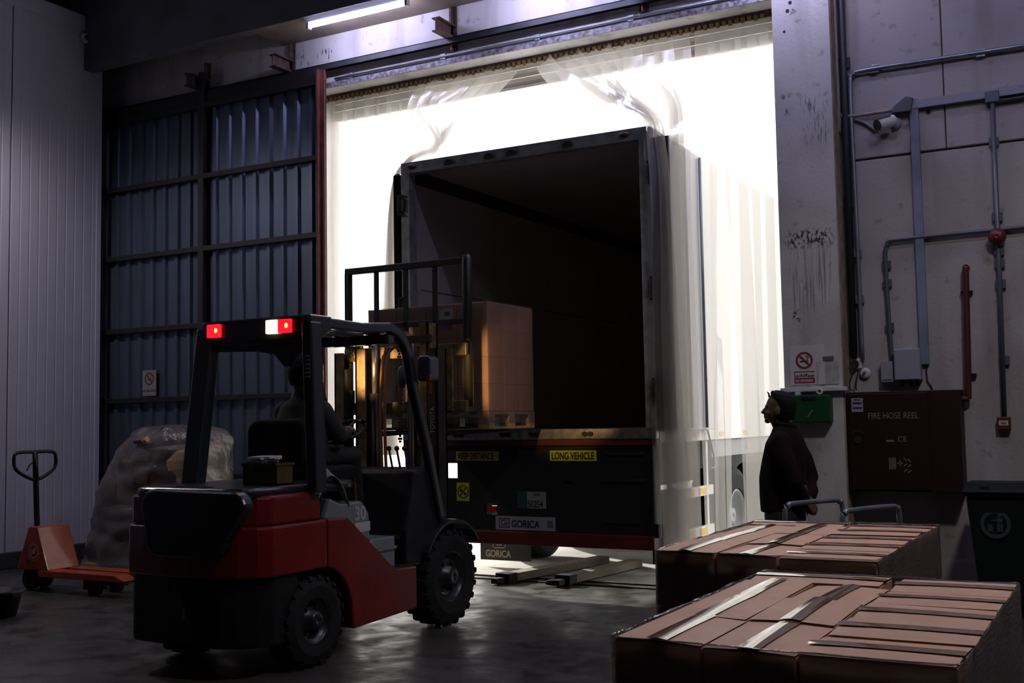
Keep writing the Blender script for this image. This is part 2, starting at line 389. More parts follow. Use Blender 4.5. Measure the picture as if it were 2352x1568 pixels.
# ------------------------------------------------------------------ roller shutter, rolled up outside the curtain
sh = thing('door_2', (-5.2, 10.02, 4.92), None, None, kind='structure')
m_slat = mat('cream_shutter_slat', (.80, .76, .64), .5, var=.1)
for k in range(6):
    z = 4.96+k*.085; b = NB(); prism(b, [(10.0, z), (10.012, z), (10.02, z+.04), (10.012, z+.08), (10.0, z+.08), (10.008, z+.04)], 'x', OX0-.1, OX1+.1); put('slat', b, m_slat, sh)
box('bottom_bar', m_slat, OX0-.1, OX1+.1, 9.985, 10.03, 4.925, 4.957, sh, bev=.004)

# ------------------------------------------------------------------ strip curtain
m_pvc = film('clear_pvc_strip', (.74, .715, .69), .60, rough=.12, transl=.92, bump=.10, bscale=3, stretch=(4, 4, .5), glossy=.045)
m_brass = mat('brass_clamp', (.42, .28, .13), .4, .7, var=.5, scale=60)
cur = thing('strip_curtain', (-5.2, 9.84, 0), 'clear plastic strip curtain hanging in the doorway, parted around the trailer', 'curtain')
box('rail', m_rust, OX0, OX1, 9.835, 9.86, 5.125, 5.188, cur)
b = NB()
for i in range(84):
    x = OX0+.03+i*.06; bx(b, x, x+.036, 9.822, 9.835, 5.105+.008*(i % 2), 5.155)
put('clamp_plates', b, m_brass, cur, kind='stuff')
def ribbon(ctrs, widths, yaw=None, bow=.010, nx=5, k=7, ph=0.):
    """a hanging strip: spline centre line with width and yaw (degrees, the way its face turns) along it"""
    cs = spline(ctrs, k); yaw = yaw or [0]*len(ctrs)
    ws = [w.x for w in spline([(w, 0, 0) for w in widths], k)]; yw = [w.x for w in spline([(w, 0, 0) for w in yaw], k)]
    b = NB(); g = []
    for i, (c, w, a) in enumerate(zip(cs, ws, yw)):
        t = (cs[min(i+1, len(cs)-1)]-cs[max(i-1, 0)]).normalized()
        N = Vector((math.sin(R(a)), -math.cos(R(a)), 0)); d = N.cross(t).normalized(); nn = d.cross(t).normalized(); row = []
        for j in range(nx):
            s = j/(nx-1)*2-1
            row.append(c+d*(w*s/2)+nn*(bow*(1-s*s)+.003*math.sin(i*.3+ph+s*1.5)*min(1, i/16)))
        g.append(row)
    sheet(b, g); return put('strip', b, m_pvc, cur, smooth=True)
rnd = random.Random(3)
TOP = 5.115
x = OX0+.06; i = 0; YC = 9.83
while x < -6.45:                                                        # left of the trailer, straight down
    y = YC+.022*(i % 2); j = lambda a: rnd.uniform(-a, a); x2 = x+j(.02)
    ribbon([(x, y, TOP), (x+j(.015), y, 3.6), (x2, y+j(.05), 2.0), (x2+j(.05), y+j(.08), .06)], [.2]*4, [0, 8*j(1), 14*j(1), 22*j(1)], ph=i)
    x += .15; i += 1
while x < -5.30:                                                        # swept to the trailer's left top corner
    u = (x+6.45)/1.15; y = YC+.02*(i % 2)
    ribbon([(x, y, TOP), (x-.10-.25*u, y-.16, 4.78-.05*u), (-5.98+.10*u, 9.30-.12*u, 4.24+.05*u), (-6.14, 9.0, 4.065), (-6.31-.02*u, 8.97+.05*u, 3.72), (-6.36-.03*(i % 3), 8.98+.06*(i % 2), 2.4), (-6.38-.05*(i % 3), 8.97+.08*(i % 2), 1.2)],
           [.2, .18, .09, .05, .06, .13, .18], [0, 0, 10, 30, 60, 60, 55], bow=.006, ph=i)
    x += .165; i += 1
x = -5.06
while x < -4.12:                                                        # swept to the right top corner, then hanging as a bundle
    u = (x+5.06)/.94; y = YC+.02*(i % 2); q = i % 3
    hx = -3.555+.15*u; hy = 8.86+.05*q
    ribbon([(x, y, TOP), (x+.32-.12*u, y-.25, 4.80), (-4.02+.10*u, 9.22, 4.36+.12*u), (-3.64+.10*u, 8.96+.03*q, 4.10+.04*u), (hx-.02, hy, 3.80+.05*u), (hx+.01, hy, 3.2), (hx+.02, hy, 2.0), (hx+.03+rnd.uniform(-.03, .05), hy+rnd.uniform(-.03, .03), (.22, .50, .82, .36, .62, .28)[i % 6])],
           [.2, .2, .15, .085, .09, .11, .15, .17], [0, 0, 0, 10, 35-20*q, 45-30*q, 35-25*q, 30-20*q], bow=.012, ph=i)
    x += .16; i += 1
while x < -3.50:                                                        # beside the corner, pushed over only a little
    u = (x+4.12)/.62; y = YC+.02*(i % 2); hx = -3.43+.08*u; hy = 9.0+.10*u+.05*(i % 2)
    ribbon([(x, y, TOP), (x+.10-.05*u, y-.10, 4.75), (-3.62+.16*u, 9.45+.1*u, 4.36), (hx-.02, hy+.08, 3.85), (hx, hy, 3.2), (hx, hy, 2.0), (hx+rnd.uniform(-.05, .05), hy, rnd.choice((.1, .3)))],
           [.2, .2, .17, .15, .16, .18, .2], [0, 0, 0, 10, 25-30*(i % 2), 20, 15], bow=.012, ph=i)
    x += .16; i += 1
for xt, xb, w in ((-3.36, -3.44, .13), (-3.24, -3.345, .15), (-3.12, -3.02, .18), (-2.98, -3.02, .18), (-2.86, -2.88, .2), (-2.75, -2.78, .2)):   # right of the trailer
    y = YC+.024*(i % 2); a = rnd.uniform(-12, 12)
    ribbon([(xt, y, TOP), (xt*.85+xb*.15, y, 3.9), (xt*.4+xb*.6, y+rnd.uniform(-.03, .03), 2.4), (xb, y+rnd.uniform(-.05, .05), .06)], [.2, .2, .19, w], [0, a*.3, a, a*1.3], bow=.012, ph=i*1.3)
    i += 1

# ------------------------------------------------------------------ lamps
m_tube = mat('lit_fluorescent_tube', (.9, .9, .95), emit=TUBE_COLOR, es=TUBE_STRENGTH)
m_enamel = mat('white_enamel', (.62, .63, .68), .4)
def batten(x0, x1, y, z, label, drop=False):
    t = thing('fluorescent_lamp', ((x0+x1)/2, y, z-.05), label, 'lamp')
    b = NB(); prism(b, [(y-.055, z+.08), (y+.055, z+.08), (y+.03, z+.035), (y-.03, z+.035)], 'x', x0-.02, x1+.02); put('housing', b, m_enamel, t)
    for xx in (x0+.15, x1-.15) if drop else ():
        b = NB(); tube(b, [(xx, y, z+.07), (xx, y, 8)], .005, 6); put('hanger_rod', b, m_galv, t)
    b = NB(); cyl(b, (x0+.03, y, z), (x1-.03, y, z), .019, 14); put('tube', b, m_tube, t, smooth=True)
    for xx in (x0-.01, x1-.02): box('end_cap', m_enamel, xx, xx+.03, y-.028, y+.028, z-.03, z+.04, t, bev=.004)
    return t
batten(-7.46, -6.20, 9.105, 5.70, 'lit fluorescent batten lamp under the concrete canopy above the doorway')
batten(-5.35, -4.09, 9.105, 5.70, 'lit fluorescent batten lamp on the canopy above the middle of the doorway')
batten(-3.25, -1.99, 9.105, 5.70, 'lit fluorescent batten lamp on the canopy above the pillar')
batten(-1.9, -.64, 7.5, 6.0, 'unseen lit fluorescent batten lamp added in front of the fire hose cabinet', True)  # out of view, added to brighten the middle of the right-hand wall
batten(.3, 1.56, 7.5, 6.0, 'unseen lit fluorescent batten lamp added below the ceiling, farther from the doorway', True)  # second unseen batten, added for the same wall
for k, (hx, hy, hz, pw, cone) in enumerate(ADDED_HIGH_BAYS):  # housings of the two unseen added lamps
    t = thing('added_high_bay_lamp', (hx, hy, hz), ('unseen high bay lamp added over the wrapped carton pallets', 'unseen high bay lamp added to brighten the cold-room panel')[k], 'lamp')
    b = NB(); prof = [(-.10, .23), (-.02, .12), (.10, .07), (.10, 0.001), (.09, 0.001), (.09, .06), (-.03, .11), (-.10, .222)]
    lathe(b, prof, (hx, hy, hz), 'z', 28); put('shade', b, m_enamel, t, smooth=True)
    b = NB(); tube(b, [(hx, hy, hz+.1), (hx, hy, 8)], .008, 6); put('cord', b, m_black, t)

# ------------------------------------------------------------------ things on the cold-room panel and the sliding door
t = thing('alarm_sounder', (-10.8, 9.03, 6.1), 'small round white sounder high on the cold-room panel', 'alarm')
b = NB(); lathe(b, [(0, .065), (.035, .065), (.06, .045), (.06, .001), (0, .001)], (-10.828, 9.03, 6.17), 'x', 24); put('body', b, m_enamel, t, smooth=True)
b = NB(); lathe(b, [(0, .034), (.004, .034), (.004, .001), (0, .001)], (-10.768, 9.03, 6.17), 'x', 20); put('speaker_hole', b, m_ink, t)
b = NB(); tube(b, [(-10.825, 9.05, 6.23), (-10.82, 9.05, 6.48)], .006, 6); put('cable', b, m_enamel, t)
b = NB(); prism(b, [(9.07, 6.16), (9.12, 6.09), (9.05, 6.10)], 'x', -10.826, -10.80); put('bracket', b, m_enamel, t)
def no_smoking(parent, x, y, z, r, m_ring, m_pic):
    b = NB(); ring(b, (x, y-.002, z), r, r*.78, 'y', .0015)
    d = Matrix.Translation((x, y-.0012, z)) @ Matrix.Rotation(R(45), 4, 'Y')
    bx(b, -r*.8, r*.8, -.0008, .0007, -r*.1, r*.1, d); put('prohibition_ring', b, m_ring, parent)
    b = NB(); bx(b, x-r*.52, x+r*.42, y-.0008, y-.0002, z-r*.2, z-r*.05)
    tube(b, spline([(x+r*.42, y-.0006, z-.02*r), (x+r*.3, y-.0006, z+r*.2), (x+r*.5, y-.0006, z+r*.35), (x+r*.15, y-.0006, z+r*.5)], 4), r*.035, 4); put('cigarette', b, m_pic, parent)
t = thing('no_smoking_sign', (-10.15, 9.455, 1.86), 'dim no smoking sign on the dark corrugated sliding door', 'sign')
box('board', mat('dull_sign_board', (.22, .22, .24), .6), -10.26, -10.04, 9.452, 9.462, 1.88, 2.18, t)
no_smoking(t, -10.15, 9.452, 2.08, .075, mat('sign_red_dull', (.12, .02, .02), .6), m_ink)
text('lettering', 'NO SMOKING', .035, (-10.15, 9.4515, 1.925), m_ink, t, align='CENTER', bold=.0006)
# ------------------------------------------------------------------ semi-trailer backed into the doorway
TX0, TX1, TY, TL = -6.18, -3.58, 8.93, 13.5
m_grp = mat('white_trailer_skin', (.82, .82, .82), .4)
m_liner = mat('grey_trailer_liner', (.50, .49, .53), .55, var=.15, scale=2)
m_tfloor = mat('trailer_floor', (.05, .048, .045), .6)
m_tframe = mat('grey_green_rear_frame', (.40, .44, .44), .42, .15, var=.4, scale=10)
m_cornice = mat('dark_cornice', (.03, .035, .035), .5)
m_tblack = mat('black_chassis', (.010, .010, .011), .55, var=.3)
m_tred = mat('dark_red_beam', (.11, .006, .006), .5, var=.3)
tl = thing('semi_trailer', (-4.88, 15.5, 0), 'white box semi-trailer backed into the doorway with its rear doors open', 'trailer')
box('side_wall', m_grp, TX0, TX0+.02, TY+.02, TY+TL, 1.40, 4.03, tl); box('side_wall', m_grp, TX1-.02, TX1, TY+.02, TY+TL, 1.40, 4.03, tl)
box('roof', m_grp, TX0+.02, TX1-.02, TY+.02, TY+TL, 4.012, 4.032, tl); box('front_wall', m_grp, TX0, TX1, TY+TL-.02, TY+TL, 1.40, 4.03, tl)
box('liner', m_liner, TX0+.02, TX0+.09, TY+.06, TY+TL-.02, 1.43, 3.98, tl); box('liner', m_liner, TX1-.09, TX1-.02, TY+.06, TY+TL-.02, 1.43, 3.98, tl)
box('headlining', m_liner, TX0+.02, TX1-.02, TY+.06, TY+TL-.02, 3.95, 4.012, tl); box('bulkhead', m_liner, TX0+.02, TX1-.02, TY+TL-.1, TY+TL-.02, 1.43, 3.98, tl)
b = NB(); prism(b, [(TX0+.09, 3.95), (TX0+.16, 3.95), (TX0+.09, 3.84)], 'y', TY+.10, TY+TL-.1); put('cornice', b, m_cornice, tl)
b = NB(); prism(b, [(TX1-.09, 3.95), (TX1-.16, 3.95), (TX1-.09, 3.84)], 'y', TY+.10, TY+TL-.1); put('cornice', b, m_cornice, tl)
b = NB(); bx(b, TX0+.088, TX0+.094, TY+.2, TY+9, 2.80, 2.808); put('rub_line', b, m_cornice, tl)
box('floor_deck', m_tfloor, TX0+.02, TX1-.02, TY+.05, TY+TL-.02, 1.29, 1.43, tl)
hd = box('header', m_tframe, TX0, TX1, TY, TY+.10, 3.925, 4.036, tl, bev=.006)
for xx in (TX0, TX1-.10):
    o = box('rear_post', m_tframe, xx, xx+.10, TY, TY+.12, 1.43, 3.93, tl, bev=.006)
    s = 1 if xx < -5 else -1; xo = xx if s > 0 else xx+.10
    for z in (3.62, 2.62, 1.75):
        b = NB(); bx(b, xo-.03, xo+.045, TY-.022, TY, z-.06, z+.06); cyl(b, (xo-.012*s, TY-.018, z-.10), (xo-.012*s, TY-.018, z+.10), .016, 10)
        bx(b, xo-.02, xo+.03, TY-.03, TY-.01, z-.10, z-.085); bx(b, xo-.02, xo+.03, TY-.03, TY-.01, z+.085, z+.10); put('hinge', b, m_steel, o)
for xx in (-6.05, -3.81):
    b = NB(); sph(b, (xx, TY-.006, 3.985), (.047, .022, .026)); put('bump_stop', b, m_rust, hd, smooth=True)
for xx in (-5.62, -5.18, -4.94, -4.36):
    b = NB(); bx(b, xx-.05, xx+.05, TY-.016, TY, 3.955, 3.985); bx(b, xx-.03, xx+.035, TY-.022, TY-.014, 3.985, 3.998); put('keeper_plate', b, mat('mossy_metal', (.06, .075, .045), .7, var=.5, scale=40), hd)
# doors folded right back along the sides
for s, xa, xb in ((-1, TX0-.10, TX0-.03), (1, TX1+.05, TX1+.13)):
    d = box('rear_door', m_grp, xa, xb, TY+.05, TY+1.28, 1.40, 3.93, tl, bev=.005)
    b = NB(); xo = xb if s > 0 else xa
    for yy in (TY+.45, TY+.85): cyl(b, (xo+.02*s, yy, 1.42), (xo+.02*s, yy, 3.9), .014, 10)
    put('lock_bar', b, m_galv, d, smooth=True)
    b = NB(); bx(b, xa-.004-(.04 if s > 0 else 0), xb+.004+(.03 if s > 0 else 0), TY+.022, TY+.052, 1.40, 3.93); put('edge_cap', b, mat('dark_door_edge', (.02, .03, .03), .6), d)
    b = NB(); n = 14                                                    # ribbed rubber seal on the folded edge
    for k in range(4): bx(b, min(xa, xb)+.008+.015*k, min(xa, xb)+.018+.015*k, TY+.012, TY+.032, 1.42, 3.93+.012*(k % 2))
    put('seal', b, m_blackmatt, d)
# rear sill, chassis panel with its cut-outs
sl = box('sill', m_alu, TX0, TX1, TY-.012, TY+.06, 1.338, 1.432, tl, bev=.006)
for xx in (-5.55, -5.05, -4.75, -4.22):
    b = NB(); bx(b, xx-.05, xx+.05, TY-.03, TY-.01, 1.372, 1.40); bx(b, xx-.035, xx-.02, TY-.034, TY-.012, 1.366, 1.406); bx(b, xx+.02, xx+.035, TY-.034, TY-.012, 1.366, 1.406); put('lock_keeper', b, m_steel, sl)
box('red_beam', m_tred, TX0, TX1, TY, TY+.10, 1.285, 1.338, tl)
def holed(b, x0, x1, z0, z1, y0, y1, holes):
    xs = sorted({x0, x1, *[h[0] for h in holes], *[h[1] for h in holes]}); zs = sorted({z0, z1, *[h[2] for h in holes], *[h[3] for h in holes]})
    for i in range(len(xs)-1):
        for j in range(len(zs)-1):
            cx, cz = (xs[i]+xs[i+1])/2, (zs[j]+zs[j+1])/2
            if not any(h[0] < cx < h[1] and h[2] < cz < h[3] for h in holes): bx(b, xs[i], xs[i+1], y0, y1, zs[j], zs[j+1])
b = NB(); holed(b, TX0, TX1, .50, 1.285, TY+.03, TY+.06, [(-5.712, -5.592, .985, 1.125), (-4.47, -4.40, .945, .968), (-5.31, -5.17, .66, .76)]); bmesh.ops.remove_doubles(b, verts=b.verts[:], dist=.0005)
cp = put('chassis_panel', b, m_tblack, tl)
b = NB(); bx(b, -4.06, -3.70, TY+.015, TY+.03, 1.20, 1.225); bx(b, -4.1, -3.7, TY+.01, TY+.03, .97, 1.0); bx(b, -4.1, -3.75, TY+.01, TY+.03, .62, .64); put('ledge', b, m_steel, cp)
b = NB(); bx(b, TX0+.05, TX1-.05, TY, TY+.12, .395, .515); put('underrun_bar', b, m_tred, tl, bev=.01)
for xx in (-5.35, -4.35): box('underrun_bracket', m_tblack, xx-.05, xx+.05, TY+.06, TY+.16, .5, 1.29, tl)
def plate(name, x0, x1, z0, z1, m, par=cp, y=TY+.024): return box(name, m, x0, x1, y, TY+.031, z0, z1, par)
TYL = TY+.0235
p_ = plate('warning_plate', -5.60, -5.145, 1.148, 1.235, m_yellow); text('lettering', 'KEEP DISTANCE', .082, (-5.582, TYL, 1.163), m_ink, cp, sx=.66, bold=.002)
p_ = plate('warning_plate', -4.615, -4.16, 1.148, 1.24, m_yellow); text('lettering', 'LONG VEHICLE', .088, (-4.598, TYL, 1.163), m_ink, cp, sx=.69, bold=.002)
p_ = plate('pictogram_plate', -5.60, -5.462, .775, .945, mat('lime_label', (.55, .62, .03), .5))
b = NB(); ring(b, (-5.531, TYL-.001, .86), .06, .052, 'y', .0015); bx(b, -.056, .056, -.0008, .0008, -.005, .005, Matrix.Translation((-5.531, TYL, .86)) @ Matrix.Rotation(R(-48), 4, 'Y'))
for (u, w) in ((-.02, .012), (.022, -.018)):
    bx(b, -5.531+u-.014, -5.531+u+.014, TYL-.0005, TYL+.0005, .86+w-.012, .86+w+.010); bx(b, -5.531+u-.01, -5.531+u-.005, TYL-.0005, TYL+.0005, .86+w+.01, .86+w+.022)
put('pictogram', b, m_ink, cp)
plate('number_plate', -4.855, -4.665, .722, .872, mat('plate_white', (.22, .23, .24), .5)); plate('number_plate_end', -4.955, -4.857, .722, .872, mat('plate_green', (.02, .06, .05), .5))
text('digits', '50254', .088, (-4.85, TYL, .732), m_ink, cp, sx=.72, bold=.001); text('lettering', 'UAE', .035, (-4.79, TYL, .835), m_ink, cp)
# maker's board on the lower beam
plate('maker_board', -5.185, -4.575, .525, .648, mat('board_white', (.26, .26, .29), .5))
m_navy = mat('navy_print', (.012, .016, .075), .5)
text('lettering', 'GORICA', .088, (-5.02, TYL, .552), m_navy, cp, sx=.86, bold=.0025)
def g_badge(par, x, y, z, s, m):
    b = NB()
    def rr(w, h, t):
        for q in ((x-w, x+w, z+h-t, z+h), (x-w, x+w, z-h, z-h+t), (x-w, x-w+t, z-h, z+h), (x+w-t, x+w, z-h, z+h)): bx(b, q[0], q[1], y-.001, y, q[2], q[3])
    rr(s*.55, s*.42, s*.07); bx(b, x-s*.3, x+s*.3, y-.001, y, z+s*.18, z+s*.25); bx(b, x-s*.3, x-s*.23, y-.001, y, z-s*.22, z+s*.25); bx(b, x-s*.3, x+s*.3, y-.001, y, z-s*.22, z-s*.15)
    bx(b, x+s*.23, x+s*.3, y-.001, y, z-s*.22, z+s*.03); bx(b, x-.0, x+s*.3, y-.001, y, z-s*.03, z+s*.04); put('badge', b, m, par)
g_badge(cp, -5.095, TYL, .588, .1, m_navy)
b = NB(); bx(b, -4.655, -4.595, TYL-.001, TYL, .558, .618); put('printed_square', b, mat('dim_print', (.10, .105, .11), .5), cp)
# lamps
for xx in (-5.24, -3.92):
    b = NB(); bx(b, xx-.06, xx+.06, TY+.045, TY+.10, .68, .735); put('tail_lamp', b, mat('red_lens', (.45, .01, .01), .2), tl, bev=.006)
# running gear
m_tyre = mat('tyre_rubber', (.010, .010, .011), .75, spec=.25, bump=.2, bscale=30)
m_rimw = mat('painted_rim', (.32, .33, .35), .45)
def tyre_prof(w, r, ri):
    return [(-w/2, ri), (-w/2-.005, r*.86), (-w/2+.03, r*.985), (-w*.22, r), (w*.22, r), (w/2-.03, r*.985), (w/2+.005, r*.86), (w/2, ri)]
def truck_wheel(x, y):
    b = NB(); pr = [(-.19, .29), (-.195, .43), (-.165, .495)]
    for k in range(-2, 3): pr += [(k*.06-.02, .5), (k*.06+.012, .5), (k*.06+.014, .488), (k*.06+.024, .488)]
    pr += [(.165, .495), (.195, .43), (.19, .29)]
    lathe(b, pr, (x, y, .5), 'x', 48); t = put('tyre', b, m_tyre, tl, smooth=False)
    b = NB(); lathe(b, [(-.15, .292), (.17, .292), (.19, .27), (.15, .25), (.06, .18), (.06, .10), (.14, .09), (.14, .001), (-.15, .001)], (x, y, .5), 'x', 32); put('rim', b, m_rimw, t, smooth=True)
for y in (11.15, 12.46, 13.77):
    truck_wheel(-3.80, y); truck_wheel(-5.96, y)
    b = NB(); cyl(b, (-5.8, y, .5), (-3.95, y, .5), .07, 14); put('axle', b, m_tblack, tl)
    for xx in (-5.35, -4.41): box('suspension_arm', m_tblack, xx-.05, xx+.05, y-.5, y+.15, .5, .6, tl)
for xx in (-5.33, -4.43): box('chassis_rail', m_tblack, xx-.06, xx+.06, TY+.06, TY+TL-1, .82, 1.29, tl)
fl = box('mudflap', mat('mudflap_rubber', (.035, .034, .030), .7, bump=.3, bscale=8), -6.15, -5.545, 10.29, 10.30, .06, .62, tl, bev=.003)
b = NB(); prism(b, [(10.30, .70), (10.34, .70), (10.30, .62)], 'x', -6.15, -5.55); put('mudflap_hanger', b, m_tblack, fl)
m_flaptxt = mat('cream_print', (.42, .37, .24), .6)
text('lettering', 'GORICA', .10, (-6.085, 10.288, .095), m_flaptxt, fl, sx=.80, bold=.003); g_badge(fl, -5.92, 10.288, .245, .14, m_flaptxt)
box('mudflap', m_blackmatt, -4.2, -3.62, 10.29, 10.30, .10, .62, tl)
# right flank: bottom rail, side guard, reflectors
box('bottom_rail', m_grp, TX1-.03, TX1+.005, TY+.06, TY+TL, 1.30, 1.40, tl); box('bottom_rail', m_grp, TX0-.005, TX0+.03, TY+.06, TY+TL, 1.30, 1.40, tl)
box('side_rave', mat('grey_rave', (.30, .32, .34), .5), TX1-.06, TX1-.03, 10.4, TY+TL, 1.13, 1.29, tl)
for s, xo in ((1, TX1-.035),):
    for z in (.83, .46):
        g = box('side_guard_rail', m_grp, xo, xo+.03, 9.25, 10.35, z-.045, z+.045, tl)
        if s > 0:
            for yy in (9.62, 9.95): box('reflector', mat('amber_reflector', (.85, .52, .03), .4), xo+.03, xo+.034, yy, yy+.2, z-.03, z+.03, g)
    for yy in (9.3, 10.25): box('side_guard_post', m_grp, xo-.03, xo, yy, yy+.05, .42, 1.3, tl)
for yy in (9.82, 10.53, 11.3, 12.6, 14): box('reflector', mat('amber_reflector', (.85, .52, .03), .4), TX1+.005, TX1+.008, yy, yy+.13, 1.335, 1.375, tl)
for yy in (11.5, 13.5): box('side_marker', mat('orange_lens', (.8, .25, .03), .3), TX1-.03, TX1-.02, yy, yy+.1, 1.19, 1.23, tl)
b = NB(); tube(b, [(TX1-.01, 10.1, 1.44), (TX1+.03, 10.1, 1.44), (TX1+.03, 10.35, 1.05), (TX1+.03, 10.15, 1.02)], .012, 8); put('curtain_hook', b, m_galv, tl, smooth=True)

# ------------------------------------------------------------------ timber bearers on the floor under the trailer
m_timber = mat('weathered_timber', (.30, .25, .19), .8, col2=(.16, .13, .10), scale=20, stretch=(6, 1, 6), bump=.3)
for i, (a, c, lab) in enumerate((((-5.27, 9.22), (-4.98, 10.85), 'long timber bearer on the floor under the trailer, nearer its mudflap'), ((-4.70, 9.33), (-4.55, 10.7), 'long timber bearer on the floor under the trailer, nearer the pallets'))):
    t = thing('timber_bearer', (a[0], a[1], 0), lab, 'timber', 'timber bearers under the trailer')
    L = math.hypot(c[0]-a[0], c[1]-a[1]); t.rotation_euler.z = math.atan2(c[1]-a[1], c[0]-a[0])
    b = NB(); bx(b, 0, L, -.075, .075, .01, .085); bmesh.ops.translate(b, vec=ORG[t], verts=b.verts[:]); put('beam', b, m_timber, t, bev=.006)
    b = NB(); bx(b, -.012, .12, -.082, .082, .002, .092); bx(b, -.14, -.01, -.05, .03, .01, .06); bmesh.ops.translate(b, vec=ORG[t], verts=b.verts[:]); put('end_cap', b, m_black, t, bev=.004)
b = NB(); prism(b, [(-4.87, .0), (-4.77, 0), (-4.79, .04), (-4.85, .04)], 'y', 9.30, 9.38); tag(put('door_stop', b, m_black, bev=.005), 'small black door stop on the floor channel between the two timber bearers', 'door stop')

# ------------------------------------------------------------------ cartons
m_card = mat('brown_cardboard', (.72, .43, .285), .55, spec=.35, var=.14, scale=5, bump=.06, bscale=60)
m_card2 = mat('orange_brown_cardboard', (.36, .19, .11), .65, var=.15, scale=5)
m_tape = mat('glossy_brown_tape', (.34, .22, .15), .07, spec=.9, coat=1., bump=.05, bscale=20)
m_pwood = mat('pallet_wood', (.36, .24, .14), .8, col2=(.22, .14, .08), scale=14, bump=.2)
def make_carton(w, d, h, m, flaps, loc, label, group, seam='y'):
    """w along x, d along y; flaps on top meet along the seam, tape over it"""
    t = thing('carton', loc, label, 'carton', group); X, Y, Z = loc; e = .003
    box('body', m, X-w/2+e, X+w/2-e, Y-d/2+e, Y+d/2-e, Z, Z+h-(.006 if flaps else 0), t, bev=.004, seg=1)
    if flaps:
        for s in (-1, 1):
            b = NB()                                                    # each flap bulges a little towards the seam
            if seam == 'y': g = [[(X+s*(e+(w/2-2*e)*u), Y+(d/2-e)*v, Z+h-.006+.007*(1-u)*(1-.4*v*v)+.002) for v in (-1, -.5, 0, .5, 1)] for u in (0, .5, 1)]
            else: g = [[(X+(w/2-e)*v, Y+s*(e+(d/2-2*e)*u), Z+h-.006+.007*(1-u)*(1-.4*v*v)+.002) for v in (-1, -.5, 0, .5, 1)] for u in (0, .5, 1)]
            sheet(b, g); bmesh.ops.recalc_face_normals(b, faces=b.faces[:])
            if b.faces[0].normal.z < 0: bmesh.ops.reverse_faces(b, faces=b.faces[:])
            put('flap', b, m, t)
        b = NB(); tw = .026
        if seam == 'y': g = [[(X+u*tw, Y+(d/2+.001)*v, Z+h+.0045+.003*(1-.4*v*v)-.003*abs(u)) for u in (-1, -.5, 0, .5, 1)] for v in (-1, -.7, -.3, 0, .3, .7, 1)]
        else: g = [[(X+(w/2+.001)*v, Y+u*tw, Z+h+.0045+.003*(1-.4*v*v)-.003*abs(u)) for v in (-1, -.7, -.3, 0, .3, .7, 1)] for u in (-1, -.5, 0, .5, 1)]
        sheet(b, g); bmesh.ops.recalc_face_normals(b, faces=b.faces[:])
        if b.faces[0].normal.z < 0: bmesh.ops.reverse_faces(b, faces=b.faces[:])
        put('tape', b, m_tape, t, smooth=True)
    return t
def wooden_pallet(x0, x1, y0, y1, z, label, blocks=3):
    t = thing('wooden_pallet', ((x0+x1)/2, (y0+y1)/2, z), label, 'pallet')
    for i in range(3):
        yy = y0+(y1-y0-.1)*i/2
        for j in range(blocks):
            xx = x0+(x1-x0-.1)*j/(blocks-1); box('block', m_pwood, xx, xx+.1, yy, yy+.1, z+.022, z+.1, t)
        box('stringer', m_pwood, x0, x1, yy, yy+.1, z+.1, z+.122, t); 
    for j in range(blocks):
        xx = x0+(x1-x0-.1)*j/(blocks-1); box('bottom_board', m_pwood, xx, xx+.1, y0, y1, z, z+.022, t)
    n = 7
    for i in range(n):
        xx = x0+(x1-x0-.11)*i/(n-1); box('deck_board', m_pwood, xx, xx+.11, y0, y1, z+.122, z+.144, t)
    return t
m_wrap = film('stretch_wrap', (.07, .065, .075), .60, rough=.12, bump=.9, bscale=8, stretch=(2, 2, 16), glossy=.20)
m_wrap2 = film('clear_load_wrap', (.30, .28, .30), .84, rough=.10, bump=.8, bscale=8, stretch=(2, 2, 10), glossy=.12)
def wrap_shell(x0, x1, y0, y1, z0, z1, label, rim=.012, r=.03, seed=0, m=None):
    """thin film pulled round the four sides, its ragged rim standing just above the cartons"""
    rn = random.Random(seed); t = thing('stretch_wrap', ((x0+x1)/2, (y0+y1)/2, z0), label, 'film')
    loop = []
    for cx, cy, a in ((x1-r, y0+r, -90), (x1-r, y1-r, 0), (x0+r, y1-r, 90), (x0+r, y0+r, 180)): loop += arc((cx, cy), r, a, a+90, 4)
    pts = []
    for i in range(len(loop)):
        p, q = Vector(loop[i]), Vector(loop[(i+1) % len(loop)]); k = max(1, int((q-p).length/.06))
        for s in range(k): pts.append(p.lerp(q, s/k))
    zs = [z0+(z1-z0)*k/14 for k in range(15)]; b = NB(); c = Vector(((x0+x1)/2, (y0+y1)/2)); rows = []
    for k, z in enumerate(zs):
        row = []
        for p in pts:
            nz = noise.noise(Vector((p.x*5, p.y*5, z*22+seed)))*.006
            row.append(b.verts.new((*(p+(p-c).normalized()*nz), z)))
        rows.append(row)
    for inset, dz in ((0, rim*.5), (.004, rim*.6), (.010, rim*.2)):
        rows.append([b.verts.new((*(p-(p-c).normalized()*inset), z1+dz+.006*noise.noise(Vector((p.x*8, p.y*8, seed+9))))) for p in pts])
    for i in range(len(rows)-1):
        for j in range(len(pts)): b.faces.new((rows[i][j], rows[i][(j+1) % len(pts)], rows[i+1][(j+1) % len(pts)], rows[i+1][j]))
    bmesh.ops.recalc_face_normals(b, faces=b.faces[:]); put('film', b, m or m_wrap, t, smooth=True); return t

